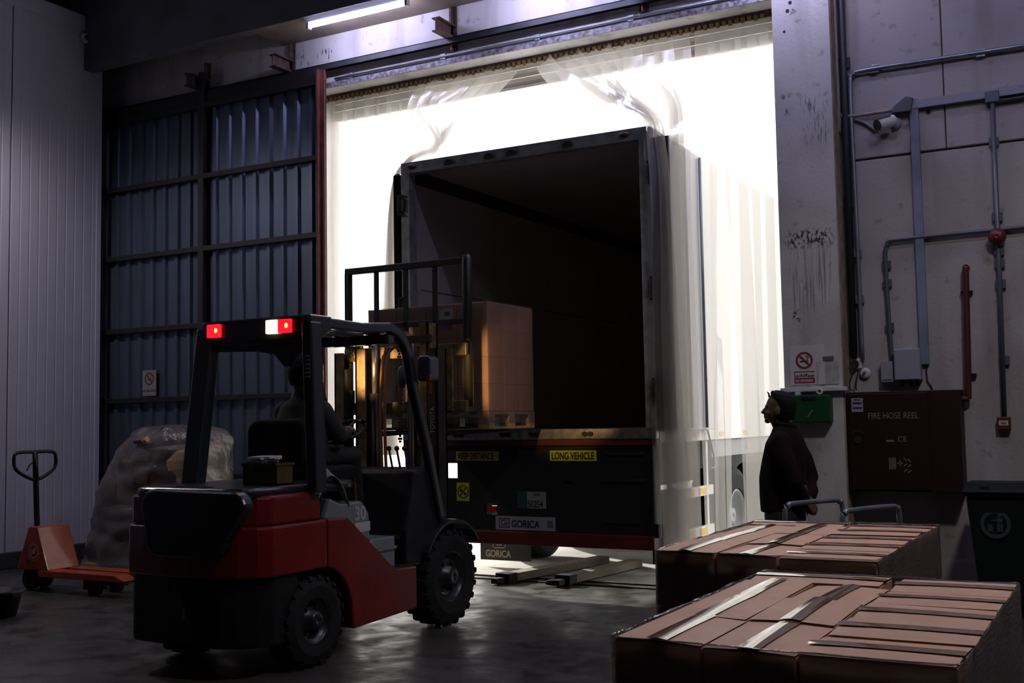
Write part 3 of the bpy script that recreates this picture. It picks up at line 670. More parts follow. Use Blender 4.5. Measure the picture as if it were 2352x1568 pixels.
# ------------------------------------------------------------------ load carried on the forks
LX0, LX1, LY0, LY1, LZ = -5.89, -4.67, 7.98, 8.78, 1.445
wooden_pallet(LX0, LX1, LY0, LY1, LZ, 'wooden pallet lifted on the forks of the forklift')
G = 'cartons of the load on the forks'; w, d, h = (LX1-LX0)/4, (LY1-LY0)/3, .227; z0 = LZ+.146
first = None
LEV = ('bottom layer', 'second layer', 'third layer', 'top layer')
for k in range(4):
    for i in range(4):
        for j in range(3):
            loc = (LX0+w*(i+.5), LY0+d*(j+.5), z0+h*k)
            lab = 'carton of the forklift load: %s, %s column from the sliding door, %s row' % (LEV[k], ('first', 'second', 'third', 'fourth')[i], ('front', 'middle', 'back')[j])
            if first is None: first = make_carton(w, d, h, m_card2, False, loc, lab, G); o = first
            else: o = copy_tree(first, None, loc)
            o['label'] = lab
            if (k, i, j) == (3, 2, 0): labelled = o
labelled['label'] = 'carton with a white and blue paper label in the top layer of the lifted load'
X, Y, Z = labelled.location
st = box('paper_label', mat('white_label', (.55, .52, .52), .5), X-.02, X+.12, Y-d/2-.001, Y-d/2+.003, Z+.02, Z+.19, None); 
def adopt(o, par):
    o.location = o.location-par.location; o.parent = par; ORG[o] = Vector(par.location); return o
adopt(st, labelled)
adopt(box('blue_print', mat('blue_print', (.03, .06, .22), .4), X-.02, X+.12, Y-d/2-.0018, Y-d/2-.0008, Z+.02, Z+.075, None), labelled)
adopt(box('printed_square', m_ink, X+.04, X+.09, Y-d/2-.0018, Y-d/2-.0008, Z+.13, Z+.165, None), labelled)
wrap_shell(LX0-.006, LX1+.006, LY0-.006, LY1+.006, LZ+.05, z0+4*h, 'clear stretch film around the carton load on the forks', seed=5, m=m_wrap2)
# ------------------------------------------------------------------ forklift, nose towards the trailer
FX0, FX1 = -5.66, -4.53
FC = (FX0+FX1)/2
m_hood = mat('satin_black_hood', (.011, .012, .016), .3, coat=.2)
m_cover = mat('grey_blue_cover', (.16, .19, .21), .35, coat=.3, var=.15)
m_mast = mat('greasy_mast_steel', (.24, .20, .12), .42, .55, var=.55, scale=12)
m_mblack = mat('black_mast_paint', (.022, .022, .022), .45, .2)
m_guard = mat('dark_guard_paint', (.025, .032, .04), .25, .2, coat=.5)
fk = thing('forklift', (FC, 6.2, 0), 'red counterbalance forklift with a black overhead guard lifting cartons into the trailer', 'forklift')
def plan(inset, yf):
    """rounded counterweight outline seen from above"""
    x0, x1, r = FX0+inset, FX1-inset, .20
    p = [(x1, yf), (x1, 5.185+inset), (x1-.05, 5.10+inset), (x1-.14, 5.03+inset)]
    p += [(FC+.30, 4.985+inset), (FC+.1, 4.965+inset), (FC-.1, 4.965+inset), (FC-.30, 4.985+inset)]
    p += arc((x0+r, 5.16+inset*.4), r-.03, -118, -180, 5)+[(x0, 5.30), (x0, yf)]
    return p
b = NB(); prism(b, plan(0, 5.695), 'z', .60, .905); cw = put('counterweight', b, m_red, fk, bev=.018, seg=3)
b = NB(); prism(b, plan(.022, 5.66), 'z', .905, 1.085); put('counterweight_top', b, m_red, fk, bev=.022, seg=3)
b = NB(); prism(b, plan(.03, 5.45), 'z', .19, .60); put('skirt', b, m_black, fk, bev=.02)
b = NB(); bx(b, FC-.06, FC+.06, 4.955, 5.02, .36, .52); cyl(b, (FC, 4.97, .34), (FC, 4.97, .56), .014, 10); put('tow_pin', b, m_steel, fk)
# black plastic rear panel and hood lid
pp = []
for cx, cz, a in ((FC+.29, .82, -90), (FC+.45, 1.02, 0), (FC-.19, 1.03, 90), (FC-.15, .82, 180)): pp += arc((cx, cz), .10, a, a+90, 5)
b = NB(); prism(b, pp, 'y', 4.945, 5.05); put('rear_panel', b, m_hood, fk, bev=.025, seg=3)
def rr(x0, x1, y0, y1, r, n=6):
    o = []
    for cx, cy, a in ((x1-r, y0+r, -90), (x1-r, y1-r, 0), (x0+r, y1-r, 90), (x0+r, y0+r, 180)): o += arc((cx, cy), r, a, a+90, n)
    return o
b = NB(); prism(b, rr(FX0+.11, FX1-.06, 4.985, 6.15, .16), 'z', 1.07, 1.135); hood = put('hood', b, m_hood, fk, bev=.03, seg=4)
b = NB()
for xx in (FC-.12, FC+.12): bx(b, xx-.03, xx+.03, 5.10, 5.13, 1.131, 1.139)
put('hood_slot', b, m_ink, hood)
# side panels with wheel arch, both flanks
side = [(5.70, .905), (5.72, .905), (5.905, .90), (5.93, .885), (6.40, .53), (6.46, .505), (6.70, .495), (6.70, .20), (5.97, .175), (5.95, .30)]
side += [(5.62+.335*math.cos(R(a)), .28+.335*math.sin(R(a))) for a in (10, 25, 40, 55, 66, 76)]
for xa, xb in ((FX1-.20, FX1), (FX0, FX0+.20)):
    b = NB(); prism(b, side, 'x', xa, xb); put('side_panel', b, m_red, fk, bev=.012)
b = NB(); bx(b, FX0+.2, FX1-.2, 5.4, 6.9, .22, .62); put('chassis', b, m_black, fk)
# covers on the visible flank
cov = put_cov = NB(); prism(cov, [(5.72, .90), (5.78, 1.03), (5.90, .985), (6.12, .99), (6.20, .90), (6.21, .72), (6.05, .76), (5.92, .885)], 'x', FX1-.32, FX1-.045)
cov = put('side_cover', cov, m_cover, fk, bev=.014)
text('lettering', '30', .125, (FX1-.043, 6.035, .868), mat('pale_print', (.36, .35, .38), .5), cov, rot=(R(90), 0, R(90)), bold=.004)
box('white_band', mat('pale_band', (.42, .41, .42), .5), FX1-.046, FX1-.042, 6.04, 6.205, .785, .85, cov)
b = NB(); prism(b, [(5.70, .91), (5.74, 1.03), (5.79, 1.03), (5.86, .91)], 'x', FX1-.3, FX1-.08); put('vent_louvre', b, m_plastic, fk, bev=.006)
b = NB(); lathe(b, [(0, .058), (.006, .058), (.008, .05), (.008, .001), (0, .001)], (FX1-.03, 5.63, 1.10), 'x', 22); bmesh.ops.scale(b, vec=(1, .72, 1), verts=b.verts[:], space=Matrix.Translation((0, -5.63, 0))); dec = put('decal_disc', b, mat('pale_green_decal', (.34, .40, .36), .5), fk)
b = NB(); prism(b, [(6.22, .70), (6.27, .725), (6.52, .72), (6.52, .50), (6.42, .52)], 'x', FX1-.42, FX1-.06); st = put('step_cover', b, m_cover, fk, bev=.012)
b = NB(); bx(b, FX1-.055, FX1-.045, 6.30, 6.52, .635, .655); put('step_ridge', b, m_cover, st)
b = NB(); prism(b, [(6.36, .50), (6.75, .50), (6.75, .515), (6.36, .515)], 'x', FX0+.02, FX1-.01); put('step_plate', b, m_plastic, fk)
b = NB(); prism(b, [(6.20, .72), (6.62, .72), (6.62, .69), (6.20, .69)], 'x', FX0+.1, FX1-.08); put('floor_plate', b, m_plastic, fk, bev=.006)
b = NB(); prism(b, [(6.62, .5), (6.62, .75), (6.74, 1.16), (7.02, 1.18), (7.10, .85), (7.10, .5)], 'x', FX0+.03, FX1-.04); put('dash_cowl', b, m_plastic, fk, bev=.02)
# seat base, seat
b = NB(); prism(b, rr(FC-.30, FC+.25, 5.95, 6.45, .07), 'z', 1.10, 1.22); seat = put('seat', b, m_blackmatt, fk, bev=.03, seg=3)
b = NB(); prism(b, rr(-5.43, -4.90, 1.20, 1.55, .10), 'y', 5.93, 6.04); put('backrest', b, m_blackmatt, seat, bev=.035, seg=3)
# steering column, wheel, levers
b = NB(); tube(b, [(-5.07, 6.78, .95), (-5.07, 6.60, 1.42)], .035, 12); put('steering_column', b, m_plastic, fk)
sw = NB(); mm = Matrix.Translation((-5.07, 6.56, 1.45)) @ Matrix.Rotation(R(28), 4, 'X')
tube(sw, [mm @ Vector((.165*math.cos(R(a)), .165*math.sin(R(a)), 0)) for a in range(0, 361, 15)], .014, 8, cap=False)
for a in (90, 210, 330): tube(sw, [mm @ Vector((0, 0, -.02)), mm @ Vector((.16*math.cos(R(a)), .16*math.sin(R(a)), 0))], .011, 6)
cyl(sw, mm @ Vector((.0, 0, -.04)), mm @ Vector((0, 0, .012)), .035, 14); whl = put('steering_wheel', sw, m_plastic, fk, smooth=True)
b = NB(); q = mm @ Vector((.155, .06, 0)); cyl(b, q, q+Vector((0, -.01, .035)), .010, 8); sph(b, q+Vector((0, -.012, .05)), .022, 12, 8); put('steering_knob', b, m_plastic, whl, smooth=True)
for i in range(3):
    b = NB(); x = -4.86+.07*i; tube(b, [(x, 6.9, 1.1), (x, 6.84, 1.30)], .008, 6); sph(b, (x, 6.835, 1.32), .02, 10, 8); put('control_lever', b, m_plastic, fk, smooth=True)
# overhead guard: two side hoops, rear header, roof slats
def hoop(xc, w, kind):
    pth = [(7.06, .80), (6.965, 1.10), (6.865, 1.40), (6.72, 1.76)]+[(6.38+.31*math.cos(R(a)), 1.865+.31*math.sin(R(a))) for a in (8, 25, 45, 65, 85)]+[(6.1, 2.185), (5.53, 2.195)]
    b = NB(); n = len(pth); vs = []
    for i, p in enumerate(pth):
        a, c = pth[max(0, i-1)], pth[min(n-1, i+1)]; t = Vector((c[0]-a[0], c[1]-a[1])).normalized(); nn = Vector((-t.y, t.x)); hh = .035
        vs.append([b.verts.new((xc+sx*w/2, p[0]+nn.x*s*hh, p[1]+nn.y*s*hh-(.035 if i > n-3 else 0))) for sx, s in ((-1, -1), (1, -1), (1, 1), (-1, 1))])
    for i in range(n-1):
        for j in range(4): b.faces.new((vs[i][j], vs[i][(j+1) % 4], vs[i+1][(j+1) % 4], vs[i+1][j]))
    b.faces.new(vs[0]); b.faces.new(list(reversed(vs[-1]))); bmesh.ops.recalc_face_normals(b, faces=b.faces[:])
    return put(kind, b, m_guard, fk, bev=.014, seg=3)
hoop(-4.565, .065, 'guard_hoop'); hoop(-5.42, .065, 'guard_hoop')
def post(p, q, wx, wy):
    b = NB(); vs = []
    for c in (p, q): vs.append([b.verts.new((c[0]+sx*wx/2, c[1]+sy*wy/2, c[2])) for sx, sy in ((-1, -1), (1, -1), (1, 1), (-1, 1))])
    for j in range(4): b.faces.new((vs[0][j], vs[0][(j+1) % 4], vs[1][(j+1) % 4], vs[1][j]))
    b.faces.new(list(reversed(vs[0]))); b.faces.new(vs[1]); bmesh.ops.recalc_face_normals(b, faces=b.faces[:]); return b
rp = put('guard_post', post((-4.535, 5.60, 1.08), (-4.565, 5.585, 2.16), .085, .11), m_guard, fk, bev=.014)
b = NB()
for k in range(6): bx(b, -4.57, -4.535, 5.528, 5.535, 1.80+.026*k, 1.812+.026*k)
put('vent_slots', b, m_galv, rp)
put('guard_post', post((-5.50, 5.50, 1.08), (-5.44, 5.59, 2.16), .14, .10), m_guard, fk, bev=.014)
b = NB(); prism(b, [(5.535, 2.20), (5.535, 2.05), (5.56, 2.02), (5.75, 2.11), (5.75, 2.20)], 'x', -5.45, -4.53); hdr = put('guard_header', b, m_guard, fk, bev=.01)
b = NB(); prism(b, [(-5.40, 2.06), (-5.40, 2.0), (-5.0, 1.985), (-4.86, 1.96), (-4.78, 1.88), (-4.72, 1.88), (-4.66, 1.96), (-4.58, 2.0), (-4.58, 2.06)], 'y', 5.57, 5.60); put('rear_valance', b, m_guard, fk, bev=.006)
for i in range(6): box('roof_slat', m_guard, -5.35+.14*i-.02, -5.35+.14*i+.02, 5.7, 6.42, 2.12, 2.17, fk, bev=.006)
box('front_header', m_guard, -5.45, -4.55, 6.40, 6.48, 2.06, 2.13, fk, bev=.01)
b = NB(); bx(b, -5.45, -4.55, 5.72, 5.76, 2.10, 2.16); put('roof_crossbar', b, m_guard, fk)
# lamps
m_tail = mat('lit_red_lens', (.6, .01, .02), .25, emit=(1, .012, .03), es=1.1)
m_bulb = mat('lit_amber_bulb', (1, .5, .1), .3, emit=(1, .40, .05), es=5)
m_rev = mat('lit_warm_lens', (1, .8, .5), .3, emit=(1, .74, .33), es=3.6)
for x0, x1, mm_, nm in ((-5.385, -5.275, m_tail, 'tail_lamp'), (-4.875, -4.785, m_rev, 'reversing_lamp'), (-4.775, -4.675, m_tail, 'tail_lamp')):
    o = box(nm, mm_, x0, x1, 5.505, 5.536, 2.09, 2.178, hdr, bev=.006)
    if mm_ is m_tail:
        b = NB(); sph(b, (x1-.025, 5.502, 2.135), (.012, .006, .016), 10, 8); put('bulb', b, m_bulb, o, smooth=True)
b = NB(); sph(b, (-4.64, 5.62, 2.02), (.055, .05, .02)); put('chrome_oval', b, mat('pale_chrome', (.6, .58, .5), .2, .9), fk, smooth=True)  # pale chrome oval under the rear of the guard roof
for xx in (-4.47, -5.52):
    b = NB(); prism(b, rr(xx-.055, xx+.055, 1.80, 1.985, .03), 'y', 6.72, 6.84); lp = put('head_lamp', b, mat('blue_black_lamp_body', (.03, .035, .07), .3, coat=.4), fk, bev=.012)
    b = NB(); lathe(b, [(0, .045), (.008, .04), (.008, .001), (0, .001)], (xx, 6.84, 1.90), 'y', 20); put('lens', b, mat('lit_headlamp_lens', (1, .8, .5), .2, emit=(1, .62, .25), es=12), lp)
    b = NB(); bx(b, xx+.02, xx+.056, 6.715, 6.73, 1.805, 1.845); put('indicator', b, mat('dull_red_lens', (.22, .01, .015), .3), lp)
    b = NB(); bx(b, min(xx, xx-.06 if xx > -5 else xx+.06), max(xx, xx-.06 if xx > -5 else xx+.06), 6.74, 6.78, 1.86, 1.89); put('bracket', b, m_black, lp)
    light('headlamp_beam', 'SPOT', (xx, 6.875, 1.90), 80, (1, .56, .20), spot_size=R(44), spot_blend=.6, shadow_soft_size=.03, aim=((-.02 if xx > -5 else .05), 1, .02))
for xx in (-4.545, -5.47):                                             # rear-view mirrors inside the hoops
    b = NB(); sph(b, (xx-.14, 6.76, 1.84), (.045, .012, .085)); put('mirror', b, mat('blue_grey_mirror_back', (.10, .10, .14), .4), fk, smooth=True)
# front fender and wheels
for xa, xb in ((-4.79, -4.50), (-5.88, -5.60)):
    out = arc((7.17, .36), .425, 35, 150, 12); inn = arc((7.17, .36), .405, 150, 35, 12)
    b = NB(); prism(b, out+inn, 'x', xa, xb); put('fender', b, m_hood, fk, bev=.004)
def drive_tyre(x, y, r, w, lugs, s):
    ri = r*.52; b = NB()
    lathe(b, [(-w/2, ri), (-w/2-.006, r*.75), (-w/2+.012, r*.93), (-w*.3, r*.95), (w*.3, r*.95), (w/2-.012, r*.93), (w/2+.006, r*.75), (w/2, ri)], (x, y, r), 'x', 44)
    for k in range(lugs):
        a = 2*math.pi*k/lugs
        for sd in (-1, 1):
            m_ = Matrix.Translation((x, y, r)) @ Matrix.Rotation(a+(.5*2*math.pi/lugs if sd > 0 else 0), 4, 'X')
            vs = bx(b, -.01, .01, 0, 1, 0, 1)
            for v, q in zip(vs, ((0.005*sd, -.020, r*.93), (sd*(w/2+.003), -.030, r*.90), (sd*(w/2+.003), .012, r*.90), (0.005*sd, .028, r*.93), (0.005*sd, -.016, r), (sd*(w/2-.006), -.024, r*.985), (sd*(w/2-.006), .006, r*.985), (0.005*sd, .022, r))): v.co = m_ @ Vector(q)
    bmesh.ops.recalc_face_normals(b, faces=b.faces[:])
    t = put('tyre', b, m_tyre, fk)
    b = NB(); q = [(-.03, ri*1.02), (.0, ri*1.0), (-.02, ri*.9), (-.06, ri*.75), (-.05, ri*.45), (.0, ri*.40), (.012, ri*.28), (.012, .001), (-w*.8, .001), (-w*.8, ri*1.02)]
    lathe(b, [(s*(w/2+h), rr_) for h, rr_ in q], (x, y, r), 'x', 32); rm = put('rim', b, mat('dusty_grey_rim', (.022, .023, .025), .35, .3), t, smooth=True)
    b = NB()
    for k in range(6): a = R(60*k); cyl(b, (x+s*(w/2-.06), y+ri*.6*math.cos(a), r+ri*.6*math.sin(a)), (x+s*(w/2-.035), y+ri*.6*math.cos(a), r+ri*.6*math.sin(a)), .012, 6)
    put('wheel_nuts', b, m_steel, t)
drive_tyre(-4.645, 7.17, .36, .235, 22, 1); drive_tyre(-5.745, 7.17, .36, .235, 22, -1)
drive_tyre(-4.635, 5.60, .285, .19, 20, 1); drive_tyre(-5.60, 5.60, .285, .19, 20, -1)
b = NB(); cyl(b, (-5.7, 7.17, .36), (-4.7, 7.17, .36), .07, 14); cyl(b, (-5.55, 5.6, .285), (-4.7, 5.6, .285), .05, 12); put('axle', b, m_black, fk)
# mast
def channel(x0, x1, y0, y1, z0, z1, m, nm, open_s):
    t = .016; b = NB(); bx(b, x0, x1, y0, y0+t, z0, z1); bx(b, x0, x1, y1-t, y1, z0, z1)
    if open_s > 0: bx(b, x0, x0+t, y0, y1, z0, z1)
    else: bx(b, x1-t, x1, y0, y1, z0, z1)
    return put(nm, b, m, fk)
ro = channel(-4.875, -4.785, 7.38, 7.52, .12, 2.09, m_mblack, 'mast_upright', -1); lo = channel(-5.79, -5.70, 7.38, 7.52, .12, 2.09, m_mast, 'mast_upright', 1)
channel(-4.965, -4.885, 7.41, 7.55, .45, 2.30, m_mast, 'inner_mast', -1); channel(-5.60, -5.50, 7.41, 7.55, 1.0, 2.12, m_mast, 'inner_mast', 1)
text('lettering', 'TOYOTA', .055, (-4.812, 7.3785, 1.42), mat('grey_lettering', (.30, .30, .29), .5), ro, rot=(R(90), R(-90), 0), sx=.92)
b = NB(); bx(b, -4.85, -4.825, 7.374, 7.38, 1.73, 1.82); put('red_sticker', b, mat('red_sticker', (.15, .012, .012), .5), ro)
b = NB(); bx(b, -5.72, -4.86, 7.40, 7.44, 2.14, 2.20); put('mast_crosshead', b, m_mblack, fk, bev=.004)
b = NB(); bx(b, -5.72, -4.86, 7.40, 7.46, .30, .42); bx(b, -5.3, -4.86, 7.40, 7.44, 1.0, 1.09); put('mast_tie', b, m_mblack, fk)
for xx in (-5.445, -5.08):
    b = NB(); cyl(b, (xx, 7.47, .3), (xx, 7.47, 1.75), .040, 16); put('lift_cylinder', b, m_mblack, fk, smooth=True)
    b = NB(); cyl(b, (xx, 7.47, 1.75), (xx, 7.47, 2.16), .024, 14); put('piston_rod', b, m_alu, fk, smooth=True)
for xx, zz in ((-5.63, 2.10), (-5.14, 2.16)):
    b = NB(); lathe(b, [(-.022, .085), (-.010, .070), (.010, .070), (.022, .085), (.022, .001), (-.022, .001)], (xx, 7.44, zz), 'y', 28); pu = put('chain_pulley', b, mat('greasy_brass', (.34, .26, .14), .35, .6, var=.4, scale=20), fk, smooth=True)
    b = NB()
    for k in range(6): a = R(60*k); bx(b, -.006, .006, -.028, .028, .02, .066, Matrix.Translation((xx, 7.44, zz)) @ Matrix.Rotation(a, 4, 'Y'))
    put('spokes', b, m_mast, pu)
    b = NB()
    for k in range(34): z = 1.35+k*.022; bx(b, xx-.062-.010*(k % 2), xx-.048+.010*(k % 2), 7.455, 7.47, z, z+.018)
    put('chain', b, m_steel, fk, kind='stuff')
for dx in (-.02, .02):
    b = NB(); tube(b, spline([(-5.30+dx, 7.40, .9), (-5.31+dx, 7.385, 1.5), (-5.29+dx, 7.39, 2.0), (-5.27+dx, 7.46, 2.12)], 5), .013, 8); put('hose', b, mat('red_brown_hose', (.16, .06, .03), .5), fk, smooth=True)
b = NB(); bx(b, -5.67, -5.61, 7.36, 7.42, 1.62, 1.78); bx(b, -5.655, -5.63, 7.34, 7.42, 1.45, 1.95); put('valve_block', b, m_black, fk)
# carriage, load backrest, forks
ca = NB(); bx(ca, -5.80, -4.66, 7.62, 7.66, 2.04, 2.14); bx(ca, -5.80, -4.66, 7.62, 7.66, 1.58, 1.68)
ca = put('carriage', ca, m_mast, fk, bev=.006)
b = NB()
for xx in (-5.62, -4.97, -4.82): bx(b, xx-.035, xx+.035, 7.60, 7.63, 1.60, 2.13)
put('carriage_plate', b, m_mast, ca)
b = NB(); prism(b, [(-4.96, 1.99), (-4.90, 2.02), (-4.84, 2.02), (-4.84, 1.97), (-4.90, 1.97)], 'y', 7.55, 7.60); put('latch', b, m_mast, ca)
m_back = mat('black_backrest', (.012, .014, .014), .5)
br = NB(); bx(br, -5.92, -4.67, 7.69, 7.74, 2.785, 2.84); br = put('load_backrest', br, m_back, fk, bev=.008)
put('end_post', post((-5.895, 7.715, 1.68), (-5.895, 7.715, 2.80), .055, .05), m_back, br, bev=.008)
b = NB(); tube(b, [(-4.70, 7.715, 1.63), (-4.70, 7.715, 2.82), (-4.705, 7.715, 2.855)], [.034, .042, .03], 12); put('end_post', b, m_back, br, smooth=True)
for xx in (-5.60, -5.30, -5.01): box('bar', m_back, xx-.016, xx+.016, 7.70, 7.73, 2.0, 2.79, br)
box('cross_bar', m_back, -5.90, -4.70, 7.70, 7.735, 2.30, 2.345, br, bev=.004)
for xx in (-5.62, -4.98):
    b = NB(); bx(b, xx-.06, xx+.06, 7.67, 7.72, 1.40, 2.12); prism(b, [(7.67, 1.395), (8.74, 1.425), (8.74, 1.44), (7.72, 1.443), (7.67, 1.443)], 'x', xx-.06, xx+.06); put('fork', b, m_black, fk, bev=.004)
# crate and papers carried on the hood behind the seat
CX0, CX1, CY0, CY1, CZ = -4.93, -4.66, 5.36, 5.52, 1.137
cr = thing('crate', ((CX0+CX1)/2, (CY0+CY1)/2, CZ), 'dim yellow plastic crate standing on the forklift hood behind the seat', 'crate')
b = NB(); holed(b, CX0, CX1, CZ, 1.265, CY0, CY0+.006, [(-4.84, -4.75, 1.215, 1.24)]); bx(b, CX0, CX1, CY1-.006, CY1, CZ, 1.265); bx(b, CX0, CX0+.006, CY0, CY1, CZ, 1.265); bx(b, CX1-.006, CX1, CY0, CY1, CZ, 1.265); bx(b, CX0, CX1, CY0, CY1, CZ, CZ+.008)
put('crate_body', b, mat('yellow_crate', (.07, .05, .006), .5), cr)
b = NB(); holed(b, CX0-.006, CX1+.006, CY0-.008, CY1+.008, 0, 1, [(CX0+.012, CX1-.012, CY0+.008, CY1-.008)])
for v in b.verts: v.co = Vector((v.co.x, v.co.z, 1.255+.015*v.co.y))
bmesh.ops.remove_doubles(b, verts=b.verts[:], dist=.0005); put('crate_rim', b, mat('yellow_crate', (.07, .05, .006), .5), cr)
b = NB(); rn = random.Random(5)
for k in range(5):
    m_ = Matrix.Translation((-4.85+.008*k, 5.44, 1.272+.007*k)) @ Matrix.Rotation(R(rn.uniform(-14, 14)), 4, 'Z') @ Matrix.Rotation(R(rn.uniform(-4, 4)), 4, 'X')
    bx(b, -.075, .075, -.08, .08, 0, .004+.002*k, m_)
tag(put('paper_bundle', b, mat('loose_paper', (.5, .5, .56), .7)), 'loose white papers lying on the yellow crate behind the forklift seat', 'papers')
sc = NB(); g = []
for i in range(7):
    u = i/6; g.append([(-4.69+.12*v, 5.76+.20*u+.02*math.sin(5*v+u*3), 1.16+.05*math.sin(math.pi*u)-.20*u*u*v+.012*math.sin(9*v+4*u)) for v in (0, .25, .5, .75, 1)])
sheet(sc, g); o = put('rag', sc, mat('grey_rag', (.20, .20, .19), .9, var=.4, scale=30), None, smooth=True); md = o.modifiers.new('t', 'SOLIDIFY'); md.thickness = .006
tag(o, 'crumpled grey rag draped beside the seat above the side cover of the forklift', 'rag')
# ------------------------------------------------------------------ people
m_skin = mat('skin', (.13, .07, .05), .55, spec=.3)
m_hair = mat('dark_hair', (.005, .004, .004), .75, spec=.2, bump=.5, bscale=120)
m_jacket = mat('dark_red_jacket', (.010, .0018, .0025), .9, spec=.2, var=.3, scale=6, bump=.25)
m_trouser = mat('dark_trousers', (.008, .009, .011), .85, var=.3, bump=.2)
m_shoe = mat('black_shoes', (.012, .012, .012), .5)
def loft(b, rings, n=20):
    """closed volume through ellipses: (centre, axis u * a, axis v * b)"""
    rows = []
    for c, u, v in rings:
        c, u, v = Vector(c), Vector(u), Vector(v)
        rows.append([b.verts.new(c+u*math.cos(2*math.pi*i/n)+v*math.sin(2*math.pi*i/n)) for i in range(n)])
    fs = [b.faces.new(rows[0]), b.faces.new(list(reversed(rows[-1])))]
    for i in range(len(rows)-1):
        for j in range(n): fs.append(b.faces.new((rows[i][j], rows[i][(j+1) % n], rows[i+1][(j+1) % n], rows[i+1][j])))
    bmesh.ops.recalc_face_normals(b, faces=fs)
def limb(b, pts, rs, n=14):
    tube(b, pts, rs, n); sph(b, pts[0], rs[0], n, 8); sph(b, pts[-1], rs[-1], n, 8)
    for p, r in zip(pts[1:-1], rs[1:-1]): sph(b, p, r, n, 8)
def head(b, T):
    """head facing local +X, chin-to-crown 0.235 m, T places it (origin at the neck pit)"""
    h = NB()
    prof = [(-.02, -.012, .055, .050), (.02, .000, .062, .055), (.045, .018, .078, .058), (.07, .022, .088, .065), (.10, .014, .094, .071), (.135, .004, .097, .075), (.165, -.004, .098, .077), (.195, -.010, .090, .072), (.215, -.012, .070, .058), (.23, -.012, .038, .034)]
    loft(h, [((c, 0, z), (a, 0, 0), (0, w, 0)) for z, c, a, w in prof])
    loft(h, [((.098, 0, .128), (.012, 0, 0), (0, .009, 0)), ((.112, 0, .105), (.016, 0, 0), (0, .013, 0)), ((.120, 0, .090), (.018, 0, 0), (0, .018, 0)), ((.106, 0, .080), (.014, 0, 0), (0, .015, 0))], 12)   # nose
    sph(h, (.098, 0, .066), (.016, .026, .008)); sph(h, (.096, 0, .055), (.016, .023, .008))                    # lips
    sph(h, (.086, 0, .032), (.022, .028, .018))                                                                # chin
    for s in (-1, 1):
        sph(h, (.082, .032*s, .120), (.012, .014, .010)); sph(h, (.080, .034*s, .138), (.020, .024, .009))     # eyeballs, brow
        sph(h, (.062, .050*s, .088), (.026, .020, .020))                                                       # cheek
        sph(h, (-.008, .078*s, .105), (.020, .010, .034), m=Matrix.Rotation(R(-12), 4, 'Y'))                   # ear
    limb(h, [(-.035, 0, -.10), (-.022, 0, -.02), (-.008, 0, .05)], [.062, .058, .055])                         # neck
    bmesh.ops.transform(h, matrix=T, verts=h.verts[:]); me = bpy.data.meshes.new('h'); h.to_mesh(me); h.free(); b.from_mesh(me); bpy.data.meshes.remove(me)
def hair(b, T, tuft=0):
    h = NB()
    loft(h, [((-.030, 0, .045), (.072, 0, 0), (0, .064, 0)), ((-.046, 0, .10), (.068, 0, 0), (0, .080, 0)), ((-.042, 0, .15), (.076, 0, .0), (0, .085, 0)), ((-.026, 0, .19), (.090, 0, .012), (0, .084, 0)), ((-.018, 0, .225), (.078, 0, .014), (0, .070, 0)), ((-.012, 0, .248), (.04, 0, .006), (0, .035, 0))])
    rn = random.Random(4)
    for k in range(tuft):
        a = rn.uniform(-1, 1); x = rn.uniform(-.03, .085); z = .225-.35*max(0, x-.04)
        tube(h, [(x, .05*a, z-.015), (x+.006, .052*a, z+.014), (x+.014+rn.uniform(-.01, .01), .054*a, z+.03)], [.007, .005, .0012], 5)
    bmesh.ops.transform(h, matrix=T, verts=h.verts[:]); me = bpy.data.meshes.new('h'); h.to_mesh(me); h.free(); b.from_mesh(me); bpy.data.meshes.remove(me)
def hand(b, W, fwd, palm, side, curl=.6, s=1.):
    """palm and five separate, bent fingers; W wrist, fwd finger direction, palm the side the fingers curl to"""
    f = Vector(fwd).normalized(); p = Vector(palm).normalized(); p = (p-f*p.dot(f)).normalized(); a = f.cross(p)*side
    W = Vector(W); loft(b, [(W-f*.02, a*.026*s, p*.020*s), (W+f*.03*s, a*.036*s, p*.015*s), (W+f*.075*s, a*.042*s, p*.014*s), (W+f*.09*s, a*.038*s, p*.011*s)], 12)
    for k, (o, L) in enumerate(((-.030, .068), (-.010, .078), (.011, .073), (.030, .056))):
        q = W+f*.084*s+a*o*s; d = f; pts = [q-f*.02*s]
        for seg in (.42, .33, .25):
            d = (d*math.cos(curl*.75)+p*math.sin(curl*.75)).normalized(); pts.append(pts[-1]+d*L*seg*s+(f*.02*s if len(pts) == 1 else Vector()))
        limb(b, pts, [.0095*s, .0088*s, .008*s, .0065*s], 8)
    q = W+f*.022*s-a*.028*s; limb(b, [q, q+f*.028*s-a*.022*s+p*.012*s, q+f*.055*s-a*.026*s+p*.026*s], [.012*s, .010*s, .008*s], 8)
